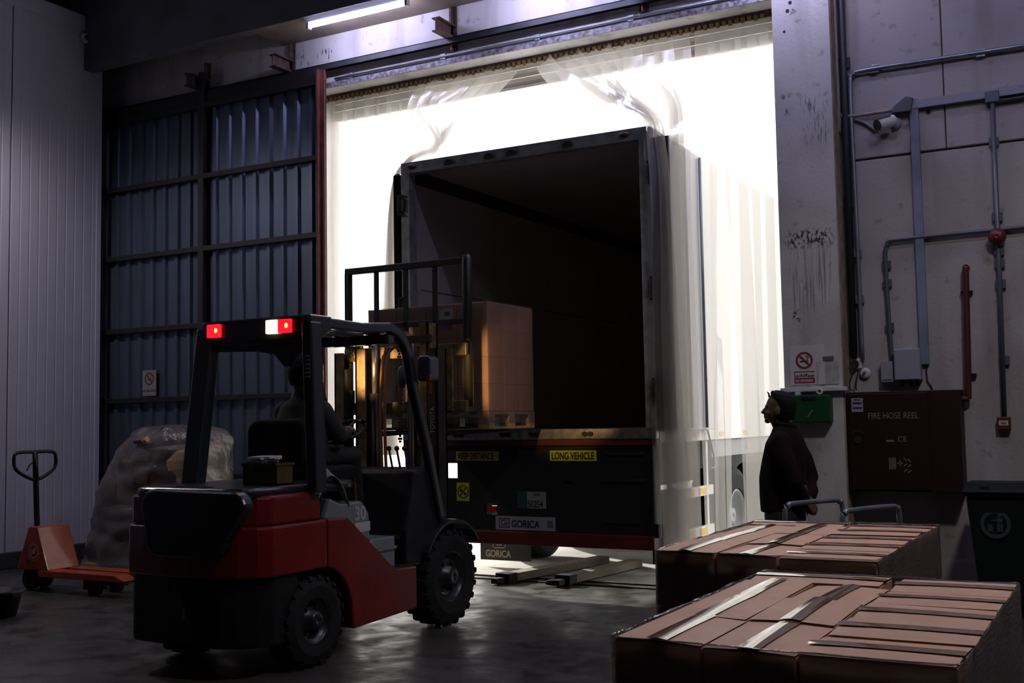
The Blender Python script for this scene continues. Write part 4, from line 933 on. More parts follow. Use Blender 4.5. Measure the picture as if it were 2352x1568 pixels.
# --- man standing behind the pallets, in profile, looking up at the load
PX, PY = -2.21, 7.9
P = lambda x, y, z: (PX+x, PY+y, z)
pr = thing('person', (PX, PY, 0), 'standing man in a dark red jacket watching the forklift, arms behind his back', 'person')
HT = Matrix.Translation(P(-.025, 0, 1.44)) @ Matrix.Rotation(R(180), 4, 'Z') @ Matrix.Rotation(R(-3), 4, 'Y')
b = NB(); head(b, HT)
loft(b, [(P(.03, 0, .90), (.14, 0, 0), (0, .17, 0)), (P(.0, 0, 1.1), (.13, 0, 0), (0, .16, 0)), (P(.02, 0, 1.33), (.11, 0, 0), (0, .18, 0)), (P(.03, 0, 1.42), (.06, 0, 0), (0, .08, 0))])
for s in (-1, 1):
    limb(b, [P(.02, .09*s, .90), P(.0, .10*s, .50), P(.03, .10*s, .09)], [.085, .058, .042]); limb(b, [P(.04, .10*s, .05), P(-.14, .12*s, .035)], [.042, .032])
    limb(b, [P(.03, .18*s, 1.32), P(.115, .22*s, 1.08), P(.15, .09*s, .94)], [.045, .038, .03])
hand(b, P(.155, .06, .93), (.12, -.75, -.45), (-.3, 0, -.5), 1, .5); hand(b, P(.155, -.06, .95), (.50, .35, -.8), (-.5, .3, -.2), -1, .35)
fused('body', b, m_skin, pr, .0062, 2)
b = NB(); hair(b, HT, 26); fused('hair', b, m_hair, pr, .005, 1)
b = NB()
loft(b, [(P(-.015, 0, .84), (.155, 0, 0), (0, .20, 0)), (P(-.015, 0, .95), (.160, 0, 0), (0, .205, 0)), (P(-.015, 0, 1.08), (.160, 0, 0), (0, .195, 0)), (P(.0, 0, 1.20), (.150, 0, 0), (0, .20, 0)), (P(.010, 0, 1.32), (.128, 0, 0), (0, .205, 0)), (P(.018, 0, 1.39), (.098, 0, 0), (0, .15, 0)), (P(.015, 0, 1.45), (.072, 0, -.012), (0, .076, 0))])
for s in (-1, 1): limb(b, [P(.03, .180*s, 1.34), P(.085, .225*s, 1.20), P(.125, .225*s, 1.07), P(.150, .15*s, .98), P(.155, .085*s, .94)], [.068, .062, .056, .048, .042])
fused('jacket', b, m_jacket, pr, .010, 4)
b = NB(); tube(b, [P(.012+.072*math.cos(R(a)), .078*math.sin(R(a)), 1.45-.014*math.cos(R(a))) for a in range(0, 361, 20)], .016, 8, cap=False); put('collar', b, m_jacket, pr, smooth=True)
b = NB(); loft(b, [(P(-.01, 0, .70), (.135, 0, 0), (0, .18, 0)), (P(-.01, 0, .97), (.135, 0, 0), (0, .175, 0))])
for s in (-1, 1): limb(b, [P(.0, .095*s, .80), P(-.02, .10*s, .50), P(.02, .105*s, .10)], [.115, .088, .075])
fused('trousers', b, m_trouser, pr, .012, 3)
for s in (-1, 1):
    b = NB(); loft(b, [(P(.075, .105*s, .0), (0, .030, 0), (0, 0, .001)), (P(.07, .105*s, .035), (0, .038, 0), (-.01, 0, .055)), (P(-.04, .11*s, .03), (0, .045, 0), (0, 0, .05)), (P(-.14, .12*s, .02), (0, .042, 0), (0, 0, .028)), (P(-.175, .122*s, .015), (0, .02, 0), (0, 0, .012))], 14)
    for v in b.verts: v.co.z = max(v.co.z, 0)
    put('shoe', b, m_shoe, pr, smooth=True)
# --- driver
DX, DY = -5.16, 6.17
D = lambda x, y, z: (DX+x, DY+y, z)
dr = thing('person', (DX, DY, 1.2), 'forklift driver seated in the cab seen from behind, right hand reaching to the wheel', 'person')
HT = Matrix.Translation(D(-.02, .06, 1.735)) @ Matrix.Rotation(R(96), 4, 'Z') @ Matrix.Rotation(R(4), 4, 'Y')
b = NB(); head(b, HT)
loft(b, [(D(0, .05, 1.25), (.16, 0, 0), (0, .13, 0)), (D(0, .04, 1.45), (.16, 0, 0), (0, .12, 0)), (D(0, .05, 1.62), (.17, 0, 0), (0, .10, 0)), (D(0, .05, 1.70), (.07, 0, 0), (0, .06, 0))])
limb(b, [D(.18, .06, 1.60), D(.23, .18, 1.40), D(.17, .34, 1.46)], [.05, .042, .03]); limb(b, [D(-.18, .06, 1.60), D(-.24, .18, 1.40), D(-.06, .36, 1.44)], [.05, .042, .03])
hand(b, D(.16, .345, 1.465), (-.25, .7, .1), (-.3, .1, -.8), 1, .8); hand(b, D(-.06, .355, 1.445), (.2, .7, .1), (.2, .1, -.8), -1, .8)
for s in (-1, 1): limb(b, [D(.09*s, .05, 1.27), D(.14*s, .40, 1.26), D(.13*s, .52, .82)], [.08, .062, .045]); limb(b, [D(.13*s, .50, .78), D(.13*s, .62, .765)], [.04, .032])
fused('body', b, m_skin, dr, .0075, 2)
b = NB(); hair(b, HT); tube(b, [HT @ Vector((.05, 0, .19)), HT @ Vector((.15, 0, .17))], [(.03, .07), (.008, .055)], 12, ref=(0, 0, 1)); fused('cap', b, m_hair, dr, .006, 2)
b = NB()
loft(b, [(D(0, .06, 1.24), (.20, 0, 0), (0, .16, 0)), (D(0, .04, 1.40), (.20, 0, 0), (0, .15, 0)), (D(0, .04, 1.55), (.205, 0, 0), (0, .135, 0)), (D(0, .045, 1.64), (.17, 0, 0), (0, .11, 0)), (D(0, .05, 1.695), (.09, 0, 0), (0, .08, 0)), (D(0, .055, 1.74), (.072, 0, 0), (0, .07, 0))])
limb(b, [D(.17, .05, 1.60), D(.235, .16, 1.42), D(.19, .29, 1.44)], [.075, .062, .048]); limb(b, [D(-.17, .05, 1.60), D(-.25, .16, 1.42), D(-.10, .31, 1.43)], [.075, .062, .048])
fused('jacket', b, mat('dark_work_jacket', (.016, .017, .02), .85, var=.3), dr, .010, 4)
b = NB()
for s in (-1, 1): limb(b, [D(.09*s, .08, 1.28), D(.14*s, .42, 1.27), D(.13*s, .53, .87)], [.10, .082, .065])
fused('trousers', b, m_trouser, dr, .012, 3)
for s in (-1, 1):
    b = NB(); loft(b, [(D(.13*s, .46, .765), (.035, 0, 0), (0, 0, .03)), (D(.13*s, .52, .775), (.045, 0, 0), (0, 0, .05)), (D(.13*s, .66, .745), (.042, 0, 0), (0, 0, .03)), (D(.13*s, .70, .74), (.02, 0, 0), (0, 0, .015))], 12); put('shoe', b, m_shoe, dr, smooth=True)

# ------------------------------------------------------------------ two carton pallets in the foreground
def tier(o, dz, label, group):
    c = copy_tree(o, None, (o.location.x, o.location.y, o.location.z+dz)); c['label'] = label; c['group'] = group; return c
def pallet_load(x0, y0, W, Dp, ztop, near, rn):
    """two columns of cartons with tape running in depth, a cross row behind, one column of cartons lying across"""
    h = .213; z = ztop-h; wA, wC = W*.285, W*.43; dA = (Dp-.21)/3; tops = []
    nm = 'nearer' if near else 'farther'
    A = make_carton(wA, dA, h, m_card, True, (x0+wA/2, y0+dA/2, z), '', ''); first = True
    rows = ('front row', 'second row', 'third row')
    for c in range(2):
        for r in range(3):
            loc = (x0+wA*(c+.5), y0+dA*(r+.5), z+rn.uniform(-.006, .004))
            o = A if first else copy_tree(A, None, loc); first = False; o.location = loc
            o.rotation_euler = (R(rn.uniform(-.8, .8)), R(rn.uniform(-1.1, 1.1)), R(rn.uniform(-.7, .7)))
            o['label'] = 'taped carton on top of the %s pallet, %s, %s' % (nm, ('trailer side', 'middle column')[c], rows[r]); tops.append(o)
    B = make_carton(wA*2*.92, .20, h, m_card, True, (x0+wA*.95, y0+3*dA+.105, z), 'carton across the back of the %s pallet' % nm, '', 'x'); tops.append(B)
    dC = Dp/5; Cc = make_carton(wC, dC, h, m_card, True, (x0+2*wA+wC/2, y0+dC/2, z), '', '', 'x')
    names = ('first', 'second', 'third', 'fourth', 'fifth')
    for r in range(5):
        loc = (x0+2*wA+wC/2+rn.uniform(-.004, .006), y0+dC*(r+.5), z+rn.uniform(-.008, .003)); o = Cc if r == 0 else copy_tree(Cc, None, loc); o.location = loc
        o.rotation_euler = (R(rn.uniform(-1.2, 1.2)), R(rn.uniform(-.5, .5)), R(rn.uniform(-.8, .8)))
        o['label'] = 'crosswise carton on top of the %s pallet, %s from its front' % (nm, names[r]); tops.append(o)
    for o in tops: o['group'] = 'cartons on the %s wrapped pallet' % nm
    for k in range(1, 4):
        for o in tops:
            c = tier(o, -h*k, 'lower '+o['label'].replace('taped ', '').replace(' on top of the', ', tier %s from top, of the' % ('two', 'three', 'four')[k-1]).replace('back of', 'back, tier %s from top, of' % ('two', 'three', 'four')[k-1]), 'cartons in the lower tiers of the %s pallet' % nm)
            c.rotation_euler = (0, 0, 0); c.location.z = z-h*k
            for ch in list(c.children):
                if not ch.name.startswith('body'): bpy.data.objects.remove(ch)
    zp = z-3*h-.145
    wooden_pallet(x0, x0+W, y0, y0+Dp, max(0, zp), 'wooden pallet under the %s carton load' % nm)
    wrap_shell(x0-.008, x0+W+.008, y0-.008, y0+Dp+.008, .05, ztop-.008, 'clear stretch film wrapped around the %s pallet of cartons' % nm, rim=.014, seed=1 if near else 2)
pallet_load(-1.10, 2.43, .76, 1.24, 1.0, True, random.Random(11))
pallet_load(-1.655, 4.08, .83, 1.38, 1.0, False, random.Random(23))

# ------------------------------------------------------------------ platform trolley behind the farther pallet
t = thing('platform_trolley', (-1.62, 6.75, 0), 'platform trolley with two tubular push handles standing between the farther pallet and the man', 'trolley')
TA, TB = Vector((-1.70, 6.42, 0)), Vector((-1.545, 6.79, 0)); n_ = Vector((.06, .40, 0))     # the two handle feet lines
mt = Matrix.Translation((-1.56, 6.83, 0)) @ Matrix.Rotation(R(67), 4, 'Z')
b = NB(); bx(b, -.36, .36, -.22, .22, .17, .205, mt); put('deck', b, m_steel, t, bev=.008)
for s_, z0 in ((-1, .965), (1, .985)):
    b = NB(); q = [mt @ Vector((u, s_*.20, z)) for u, z in ((-.30, .2), (-.30, z0-.09), (-.27, z0-.015), (-.21, z0), (.17, z0), (.23, z0-.015), (.26, z0-.09), (.26, .2))]
    tube(b, spline(q, 4), .016, 10); put('handle', b, m_galv, t, smooth=True)
for u in (-.28, .28):
    for w in (-.16, .16):
        c_ = mt @ Vector((u, w, 0)); b = NB(); lathe(b, [(-.02, .085), (.02, .085), (.02, .001), (-.02, .001)], (c_.x, c_.y, .087), 'x', 20); bx(b, c_.x-.03, c_.x+.03, c_.y-.03, c_.y+.03, .14, .172); put('castor', b, m_blackmatt, t)

# ------------------------------------------------------------------ pilaster: shelf strip, no-smoking sign, first-aid box
m_trunk = mat('white_trunking', (.52, .52, .55), .45)
t = thing('wall_ledge', (-2.42, 9.6, 1.72), 'narrow white ledge trunking across the pillar under the no smoking sign', 'trunking')
box('ledge', m_trunk, -2.69, -2.13, 9.565, 9.62, 1.715, 1.75, t, bev=.004)
t = thing('no_smoking_sign', (-2.47, 9.618, 1.78), 'white no smoking sign with red ring peeling off the pillar', 'sign')
b = NB(); g = []
for i in range(7):
    u = i/6; x = -2.61+.30*u; g.append([(x, 9.616-(.05*max(0, u-.72)*(1-v) if True else 0), 1.775+.34*v) for v in (0, .25, .5, .75, 1)])
sheet(b, g); bmesh.ops.recalc_face_normals(b, faces=b.faces[:]); o = put('board', b, mat('off_white_sign', (.50, .48, .48), .5), t, smooth=True)
no_smoking(t, -2.485, 9.614, 1.985, .073, mat('sign_red', (.22, .012, .025), .5), m_ink)
b = NB(); x0, x1, z0, z1 = -2.575, -2.40, 1.835, 1.89
for q in ((x0, x1, z1-.006, z1), (x0, x0+.006, z0, z1)): bx(b, q[0], q[1], 9.613, 9.6145, q[2], q[3])
bx(b, x0, x1, 9.613, 9.6145, 1.79, z0); put('red_frame', b, mat('sign_red', (.22, .012, .025), .5), t)
text('lettering', 'NO SMOKING', .03, (-2.568, 9.6125, 1.80), mat('off_white_sign', (.5, .48, .48), .5), t, sx=.80, bold=.0008)
# the Arabic line, drawn as strokes: "no smoking"
ar = NB(); bz = 1.85; sc = .052
def stroke(pts): tube(ar, [(-2.563+.155*u, 9.613, bz+sc*w) for u, w in pts], .0026, 5)
stroke([(.02, .05), (.0, -.05), (.06, -.12), (.10, .0), (.11, .15)]); stroke([(.11, .0), (.2, .0), (.21, .12)]); stroke([(.2, 0), (.24, .1), (.27, 0), (.31, .1), (.34, 0), (.38, .1), (.40, 0), (.46, 0), (.47, .15)])
stroke([(.46, 0), (.52, .05), (.56, 0)]); stroke([(.57, 0), (.57, .42)]); stroke([(.62, 0), (.62, .42)]); stroke([(.74, -.12), (.68, -.05), (.70, .12), (.75, .14), (.72, .02), (.80, 0), (.84, .02)])
stroke([(.84, .0), (.86, .1), (.90, .1), (.90, -.05), (.84, -.1)]); stroke([(.90, 0), (.97, 0), (1.0, .1), (1.02, 0)])
for u, w in ((.05, .15), (.3, .25), (.34, .25), (.32, .33), (.47, .3), (.52, .25), (.97, .2)): sph(ar, (-2.563+.155*u, 9.613, bz+sc*w), (.003, .002, .003), 6, 4)
put('script', ar, m_ink, t)
t = thing('paper_notice', (-2.30, 9.62, 1.77), 'faded blank paper notice stuck on the pillar beside the no smoking sign', 'paper')
box('sheet', mat('stained_paper', (.40, .39, .39), .7, var=.3, scale=12), -2.385, -2.20, 9.612, 9.618, 1.775, 1.965, t)
box('tape_strip', mat('dull_green_tape', (.10, .10, .08), .5), -2.325, -2.235, 9.606, 9.613, 1.975, 2.01, t)
t = thing('first_aid_box', (-2.43, 9.55, 1.45), 'green first aid box fixed to the pillar beside the standing man', 'first aid box')
m_green = mat('green_plastic', (.006, .055, .018), .45, spec=.3)
bo = box('case', m_green, -2.585, -2.255, 9.50, 9.618, 1.45, 1.685, t, bev=.012)
b = NB(); bx(b, -2.49, -2.37, 9.494, 9.502, 1.655, 1.675); bx(b, -2.485, -2.375, 9.492, 9.5, 1.642, 1.646); put('handle', b, mat('dark_green', (.006, .03, .012), .4), bo)
b = NB(); bx(b, -2.585, -2.578, 9.498, 9.505, 1.46, 1.68); put('hinge_edge', b, mat('pale_green', (.05, .22, .1), .4), bo)
b = NB(); tube(b, spline([(-2.44, 9.498, 1.50), (-2.42, 9.497, 1.53), (-2.395, 9.497, 1.555)], 3), .008, 6); put('printed_leaf', b, mat('grey_green_print', (.10, .17, .13), .5), bo)
b = NB(); bx(b, -2.555, -2.515, 9.53, 9.60, 1.685, 1.712); tag(put('tape_roll', b, m_trunk, bev=.004), 'small white tape carton on top of the green first aid box', 'carton')
b = NB(); lathe(b, [(-.016, .028), (.016, .028), (.016, .012), (-.016, .012)], (-2.35, 9.56, 1.713), 'y', 20); tag(put('bandage_roll', b, m_trunk, smooth=True), 'white bandage roll standing on top of the green first aid box', 'roll')

# ------------------------------------------------------------------ services on the right-hand wall
m_cable = mat('black_cable', (.02, .022, .028), .5)
m_conb = mat('dark_conduit', (.10, .115, .14), .45, .4)
WY = 9.868
conduit('pale conduit bending from the high horizontal run down to the sockets', spline([(-.2, WY-.03, 4.47), (-1.2, WY-.03, 4.48), (-1.93, WY-.03, 4.485), (-2.03, WY-.03, 4.45), (-2.06, WY-.03, 4.34), (-2.05, WY-.03, 3.2), (-2.045, WY-.03, 1.98)], 6), .019, m_galv, [(-1.85, WY-.02, 4.485), (-1.0, WY-.02, 4.478), (-2.055, WY-.02, 2.9), (-2.05, WY-.02, 2.5)], n=10)
conduit('thick dark cable riser running down the wall corner beside the pillar', [(-2.10, WY-.04, 7.9), (-2.11, WY-.04, 4.2), (-2.115, WY-.03, 2.0)], .032, m_cable, [(-2.105, WY-.02, 4.58), (-2.11, WY-.02, 3.35)], n=10)
conduit('tan conduit dropping from above and turning towards the camera bracket', spline([(-2.158, 9.80, 7.9), (-2.158, 9.80, 4.25), (-2.15, 9.81, 4.13), (-2.08, 9.83, 4.10), (-1.80, WY-.03, 4.10), (-1.72, WY-.03, 4.105)], 5), .016, mat('tan_conduit', (.26, .23, .18), .5), n=8)
t = thing('cable_tray', (-1.2, WY, 4.1), 'grey cable trunking running along the wall above the security camera', 'trunking')
m_tray = mat('grey_trunking', (.24, .25, .30), .5)
b = NB(); bx(b, -1.56, -.2, WY-.045, WY, 4.085, 4.16); put('trunking', b, m_tray, t, bev=.004)
b = NB(); bx(b, -1.575, -1.505, WY-.04, WY, 1.92, 4.17); put('riser', b, mat('blue_grey_trunking', (.20, .23, .32), .5, var=.3), t, bev=.004)
b = NB(); prism(b, [(-1.72, 4.07), (-1.56, 4.06), (-1.54, 4.18), (-1.60, 4.20), (-1.70, 4.13)], 'y', WY-.07, WY); put('junction', b, m_conb, t, bev=.008)
b = NB(); tube(b, [(-.9, WY-.02, 4.05), (-.2, WY-.02, 4.055)], .02, 8); put('lower_pipe', b, m_cable, t)
t = conduit('dark vertical conduit through the red alarm bell down to the call point', [(-.925, WY-.03, 4.07), (-.935, WY-.03, 2.6), (-.95, WY-.03, 1.46)], .020, m_conb, [(-.93, WY-.02, z) for z in (3.72, 3.1, 2.82, 2.72, 2.55, 1.93)], n=10)
b = NB(); bx(b, -.98, -.87, WY-.06, WY, 4.04, 4.14); put('junction_box', b, m_conb, t, bev=.01)
t = thing('alarm_bell', (-.935, WY, 2.93), 'round dark red alarm bell on the wall conduit', 'alarm')
b = NB(); lathe(b, [(0, .065), (-.02, .07), (-.05, .055), (-.065, .02), (-.065, .001), (0, .001)], (-.935, WY-.055, 2.93), 'y', 24); put('bell_dome', b, m_tred, t, smooth=True)
b = NB(); cyl(b, (-.935, WY, 2.93), (-.935, WY-.056, 2.93), .05, 18); put('back_box', b, m_black, t)
t = thing('fire_call_point', (-.955, WY, 1.37), 'small dark red fire alarm call point at the foot of the conduit', 'alarm')
box('housing', m_tred, -1.005, -.905, WY-.06, WY, 1.37, 1.475, t, bev=.008)
b = NB(); bx(b, -.99, -.92, WY-.064, WY-.058, 1.405, 1.445); put('window', b, mat('call_point_glass', (.4, .4, .38), .3), t); text('lettering', 'FIRE', .022, (-.955, WY-.065, 1.416), m_ink, t, align='CENTER', bold=.0005)
conduit('dark conduit elbow dropping to the small grey switch box', spline([(-.2, WY-.03, 3.01), (-.7, WY-.03, 2.995), (-1.70, WY-.03, 2.985), (-1.79, WY-.03, 2.96), (-1.82, WY-.03, 2.87), (-1.815, WY-.03, 2.4), (-1.80, WY-.03, 1.95)], 6), .017, m_conb, [(-1.815, WY-.02, 2.78), (-1.815, WY-.02, 2.62), (-1.81, WY-.02, 2.25)], n=10)
t = thing('switch_box', (-1.84, WY, 1.78), 'small grey switch box with folded lid left of the larger cabinet', 'switch')
b = NB(); bx(b, -1.89, -1.79, WY-.07, WY, 1.78, 1.955); prism(b, [(-1.885, 1.80), (-1.80, 1.80), (-1.80, 1.89)], 'y', WY-.078, WY-.07); put('box', b, m_tray, t, bev=.006)
t = thing('electrical_cabinet', (-1.67, WY, 1.78), 'grey electrical cabinet on the wall above the fire hose cabinet', 'cabinet')
box('body', m_tray, -1.775, -1.565, WY-.11, WY, 1.79, 2.055, t, bev=.006); box('door', m_tray, -1.768, -1.572, WY-.118, WY-.109, 1.797, 2.048, t, bev=.005)
b = NB()
for xx in (-1.72, -1.65, -1.60): cyl(b, (xx, WY-.05, 1.745), (xx, WY-.05, 1.792), .014, 10)
put('cable_glands', b, m_black, t)
conduit('thin black cable looping from the electrical cabinet to the fire hose cabinet', spline([(-1.53, WY-.012, 1.95), (-1.53, WY-.012, 1.80), (-1.50, WY-.015, 1.74), (-1.49, WY-.015, 1.71)], 5), .006, m_cable, name='cable', n=6, cat='cable')
t = thing('socket_outlet', (-2.10, WY, 1.90), 'white socket outlet with a round black plug beside the pillar', 'socket')
box('plate', m_trunk, -2.145, -2.055, WY-.03, WY, 1.905, 1.995, t, bev=.006)
b = NB(); lathe(b, [(0, .036), (-.03, .032), (-.03, .001), (0, .001)], (-2.11, WY-.03, 1.945), 'y', 18); put('plug', b, m_ink, t)
t = thing('socket_outlet', (-2.03, WY, 1.82), 'round pale junction outlet below the conduit end', 'socket')
b = NB(); lathe(b, [(0, .048), (-.025, .044), (-.03, .001), (0, .001)], (-2.03, WY, 1.865), 'y', 20); put('cover', b, m_trunk, t, smooth=True)
b = NB(); lathe(b, [(0, .014), (-.012, .012), (-.012, .001), (0, .001)], (-2.035, WY-.03, 1.865), 'y', 12); put('stud', b, m_galv, t)
conduit('black cable hanging in a loop from the socket plug', spline([(-2.11, WY-.055, 1.93), (-2.125, WY-.06, 1.86), (-2.155, WY-.05, 1.79), (-2.15, WY-.05, 1.735), (-2.13, WY-.05, 1.72)], 6), .006, m_cable, name='cable', n=6, cat='cable')
conduit('second black cable hanging straighter from the socket plate', spline([(-2.07, WY-.03, 1.91), (-2.09, WY-.05, 1.84), (-2.105, WY-.05, 1.75), (-2.10, WY-.05, 1.72)], 6), .006, m_cable, name='cable', n=6, cat='cable')
# security camera
t = thing('security_camera', (-1.75, 9.8, 3.95), 'bullet security camera on the wall under the cable trunking', 'camera')
b = NB(); lathe(b, [(0, .055), (-.02, .055), (-.03, .03), (-.03, .001), (0, .001)], (-1.70, WY, 3.99), 'y', 20); put('base', b, m_tray, t, smooth=True)
b = NB(); tube(b, [(-1.70, WY-.03, 3.99), (-1.715, WY-.08, 3.985)], .018, 10); put('bracket_arm', b, m_tray, t)
b = NB(); d_ = Vector((-.62, -.70, -.30)).normalized(); q = Vector((-1.705, WY-.07, 4.0)); tube(b, [q, q+d_*.17], .050, 18); bo = put('housing', b, mat('camera_white', (.6, .6, .6), .4), t)
b = NB(); tube(b, [q+d_*.05+Vector((0, 0, .053)), q+d_*.195+Vector((0, 0, .053))], [(.042, .004), (.042, .004)], 10, ref=(0, 0, 1)); put('sun_hood', b, m_tray, bo)
b = NB(); tube(b, [q+d_*.165, q+d_*.176], .047, 18); put('lens', b, m_ink, bo)
b = NB(); tube(b, spline([q, q+Vector((-.06, .02, -.0)), (-1.86, WY-.02, 3.96), (-1.95, WY-.02, 4.03), (-2.03, WY-.02, 4.07)], 5), .012, 7); put('flexible_lead', b, m_tray, t, smooth=True)
# red dry riser stub
t = thing('fire_pipe', (-1.2, WY, 1.6), 'dark red fire water pipe dropping to the side of the hose cabinet', 'pipe')
b = NB(); tube(b, spline([(-1.185, WY+.0, 2.70), (-1.185, WY-.05, 2.70), (-1.187, WY-.06, 2.64), (-1.20, WY-.06, 2.0), (-1.21, WY-.06, 1.66), (-1.215, WY-.06, 1.63), (-1.25, WY-.06, 1.625), (-1.31, WY-.06, 1.625)], 5), .026, 12); put('pipe', b, mat('dark_red_pipe', (.06, .008, .008), .5), t, smooth=True)
b = NB()
for z in (2.5, 1.82): bx(b, -1.235, -1.145, WY-.04, WY, z-.012, z+.012)
put('clip', b, m_black, t)
# fire hose cabinet
t = thing('fire_hose_cabinet', (-1.70, 9.75, .87), 'dark red fire hose reel cabinet standing against the wall behind the pallets', 'cabinet')
m_fc = mat('dark_red_cabinet', (.016, .0025, .0025), .55, spec=.3)
HY = 9.635
box('body', m_fc, -2.15, -1.255, HY, WY, .875, 1.70, t, bev=.006); bo = box('door', m_fc, -2.13, -1.50, HY-.014, HY-.001, .89, 1.685, t, bev=.006)
m_cp = mat('pale_cabinet_print', (.20, .17, .18), .5); DYf = HY-.0155
text('lettering', 'FIRE HOSE REEL', .073, (-1.975, DYf, 1.475), m_cp, bo, sx=.79); text('lettering', 'CE', .065, (-1.745, DYf, 1.285), m_cp, bo, sx=.95)
b = NB(); bx(b, -1.835, -1.775, DYf, DYf+.001, 1.285, 1.30); put('maker_mark', b, m_cp, bo)
b = NB()
for k in range(5): bx(b, -1.82+.012*k, -1.813+.012*k, DYf, DYf+.001, 1.06, 1.155)
bx(b, -1.755, -1.71, DYf, DYf+.001, 1.105, 1.115); bx(b, -1.735, -1.727, DYf, DYf+.001, 1.085, 1.135)
for k in range(3):
    for s in (0, 1): bx(b, -.018, .018, DYf, DYf+.001, -.004, .004, Matrix.Translation((-1.69+.03*s, 0, 1.14-.045*k-.008*s)) @ Matrix.Rotation(R(50 if k < 1 else -40), 4, 'Y'))
put('hose_symbol', b, m_cp, bo)
st = box('sticker', mat('white_sticker', (.26, .26, .29), .5), -2.105, -2.01, DYf, HY-.014, 1.535, 1.65, bo)
b = NB(); bx(b, -2.095, -2.02, DYf-.001, DYf, 1.60, 1.615); bx(b, -2.095, -2.02, DYf-.001, DYf, 1.56, 1.575); bx(b, -2.085, -2.03, DYf-.001, DYf, 1.632, 1.64); put('sticker_print', b, m_navy, bo)
b = NB(); ring(b, (-2.06, DYf-.004, 1.335), .05, .038, 'y', .005, 20, 20, 160); lathe(b, [(0, .032), (-.012, .028), (-.012, .001), (0, .001)], (-2.06, DYf, 1.30), 'y', 18); put('lock_handle', b, mat('dim_chrome', (.10, .10, .11), .35, .8), bo)
# wheeled bin
t = thing('wheelie_bin', (-.80, 9.25, 0), 'dark green wheelie bin with a round litter emblem beside the fire hose cabinet', 'bin')
m_bin = mat('dark_green_bin', (.004, .008, .006), .55, spec=.3)
b = NB(); vs = []
for z, x0, x1, y0, y1 in ((.05, -1.10, -.53, 9.08, 9.50), (.90, -1.165, -.465, 9.0, 9.60)): vs.append([b.verts.new(q) for q in ((x0, y0, z), (x1, y0, z), (x1, y1, z), (x0, y1, z))])
for j in range(4): b.faces.new((vs[0][j], vs[0][(j+1) % 4], vs[1][(j+1) % 4], vs[1][j]))
b.faces.new(list(reversed(vs[0]))); b.faces.new(vs[1]); put('tub', b, m_bin, t, bev=.03)
b = NB(); bx(b, -1.185, -.445, 8.98, 9.60, .89, .915); put('rim', b, m_bin, t, bev=.008)
b = NB(); prism(b, [(8.965, .915), (8.965, .935), (9.15, .985), (9.45, .985), (9.60, .95), (9.60, .915)], 'x', -1.18, -.45); lid = put('lid', b, m_bin, t, bev=.012)
b = NB(); bx(b, -1.06, -1.0, 9.0, 9.03, .945, .965); put('lid_grip', b, m_bin, lid)
m_emb = mat('pale_emblem', (.04, .047, .055), .5)
b = NB(); ring(b, (-.965, 9.012, .69), .105, .078, 'y', .006, 30)
bx(b, -.955, -.935, 9.012, 9.017, .635, .70); bx(b, -.932, -.916, 9.012, 9.017, .635, .70); bx(b, -.955, -.916, 9.012, 9.017, .695, .735); sph(b, (-.936, 9.015, .752), (.015, .003, .015), 10, 6); bx(b, -.985, -.955, 9.012, 9.017, .71, .722); bx(b, -1.02, -.985, 9.012, 9.017, .635, .685); put('emblem', b, m_emb, t)
for xx in (-1.05, -.58):
    b = NB(); lathe(b, [(-.03, .10), (.03, .10), (.03, .001), (-.03, .001)], (xx, 9.52, .10), 'x', 22); put('wheel', b, m_blackmatt, t)

# ------------------------------------------------------------------ hand pallet truck by the cold room
t = thing('hand_pallet_truck', (-8.75, 7.25, 0), 'orange red hand pallet truck with an upright looped black handle by the cold-room panel', 'pallet truck')
m_jack = mat('orange_red_paint', (.36, .042, .008), .35, var=.3, scale=8, coat=.2)
jy = 7.25
b = NB(); prism(b, [(-9.30, .20), (-9.14, .60), (-9.02, .60), (-8.86, .20)], 'y', jy-.20, jy+.16); put('body', b, m_jack, t, bev=.012)
b = NB(); bx(b, -9.34, -9.10, jy-.09, jy+.09, .12, .46); cyl(b, (-9.24, jy, .1), (-9.24, jy, .5), .05, 16); put('pump', b, mat('dark_red_pump', (.07, .012, .012), .5), t, bev=.01)
m_emb2 = mat('pale_pink_emblem', (.42, .26, .27), .5)
b = NB(); c_ = (-9.06, jy-.2025, .375); ring(b, c_, .066, .056, 'y', .002, 26); bx(b, c_[0]-.032, c_[0]-.018, c_[1], c_[1]+.001, c_[2]-.03, c_[2]+.025); bx(b, c_[0]-.012, c_[0]+.022, c_[1], c_[1]+.001, c_[2]-.02, c_[2]+.005); bx(b, c_[0]+.0, c_[0]+.03, c_[1], c_[1]+.001, c_[2]+.0, c_[2]+.03)
for k in range(8): a = R(215+18*k); bx(b, -.005, .005, -.001, .001, -.008, .008, Matrix.Translation((c_[0]+.085*math.cos(a), c_[1]+.001, c_[2]+.085*math.sin(a))) @ Matrix.Rotation(-a+math.pi/2, 4, 'Y'))
put('emblem', b, m_emb2, t)
b = NB(); bx(b, c_[0]-.10, c_[0]-.05, c_[1], c_[1]+.002, c_[2]-.105, c_[2]-.085); put('scuff', b, m_ink, t)
for yy in (jy-.20, jy+.04):
    b = NB(); prism(b, [(-9.0, .14), (-9.0, .205), (-8.0, .205), (-7.86, .16), (-7.90, .145)], 'y', yy, yy+.16); fo = put('fork', b, m_jack, t, bev=.008)
    b = NB(); bx(b, -8.42, -8.22, yy+.03, yy+.13, .06, .15); cyl(b, (-8.32, yy+.03, .045), (-8.32, yy+.13, .045), .042, 16); put('load_roller', b, m_blackmatt, fo)
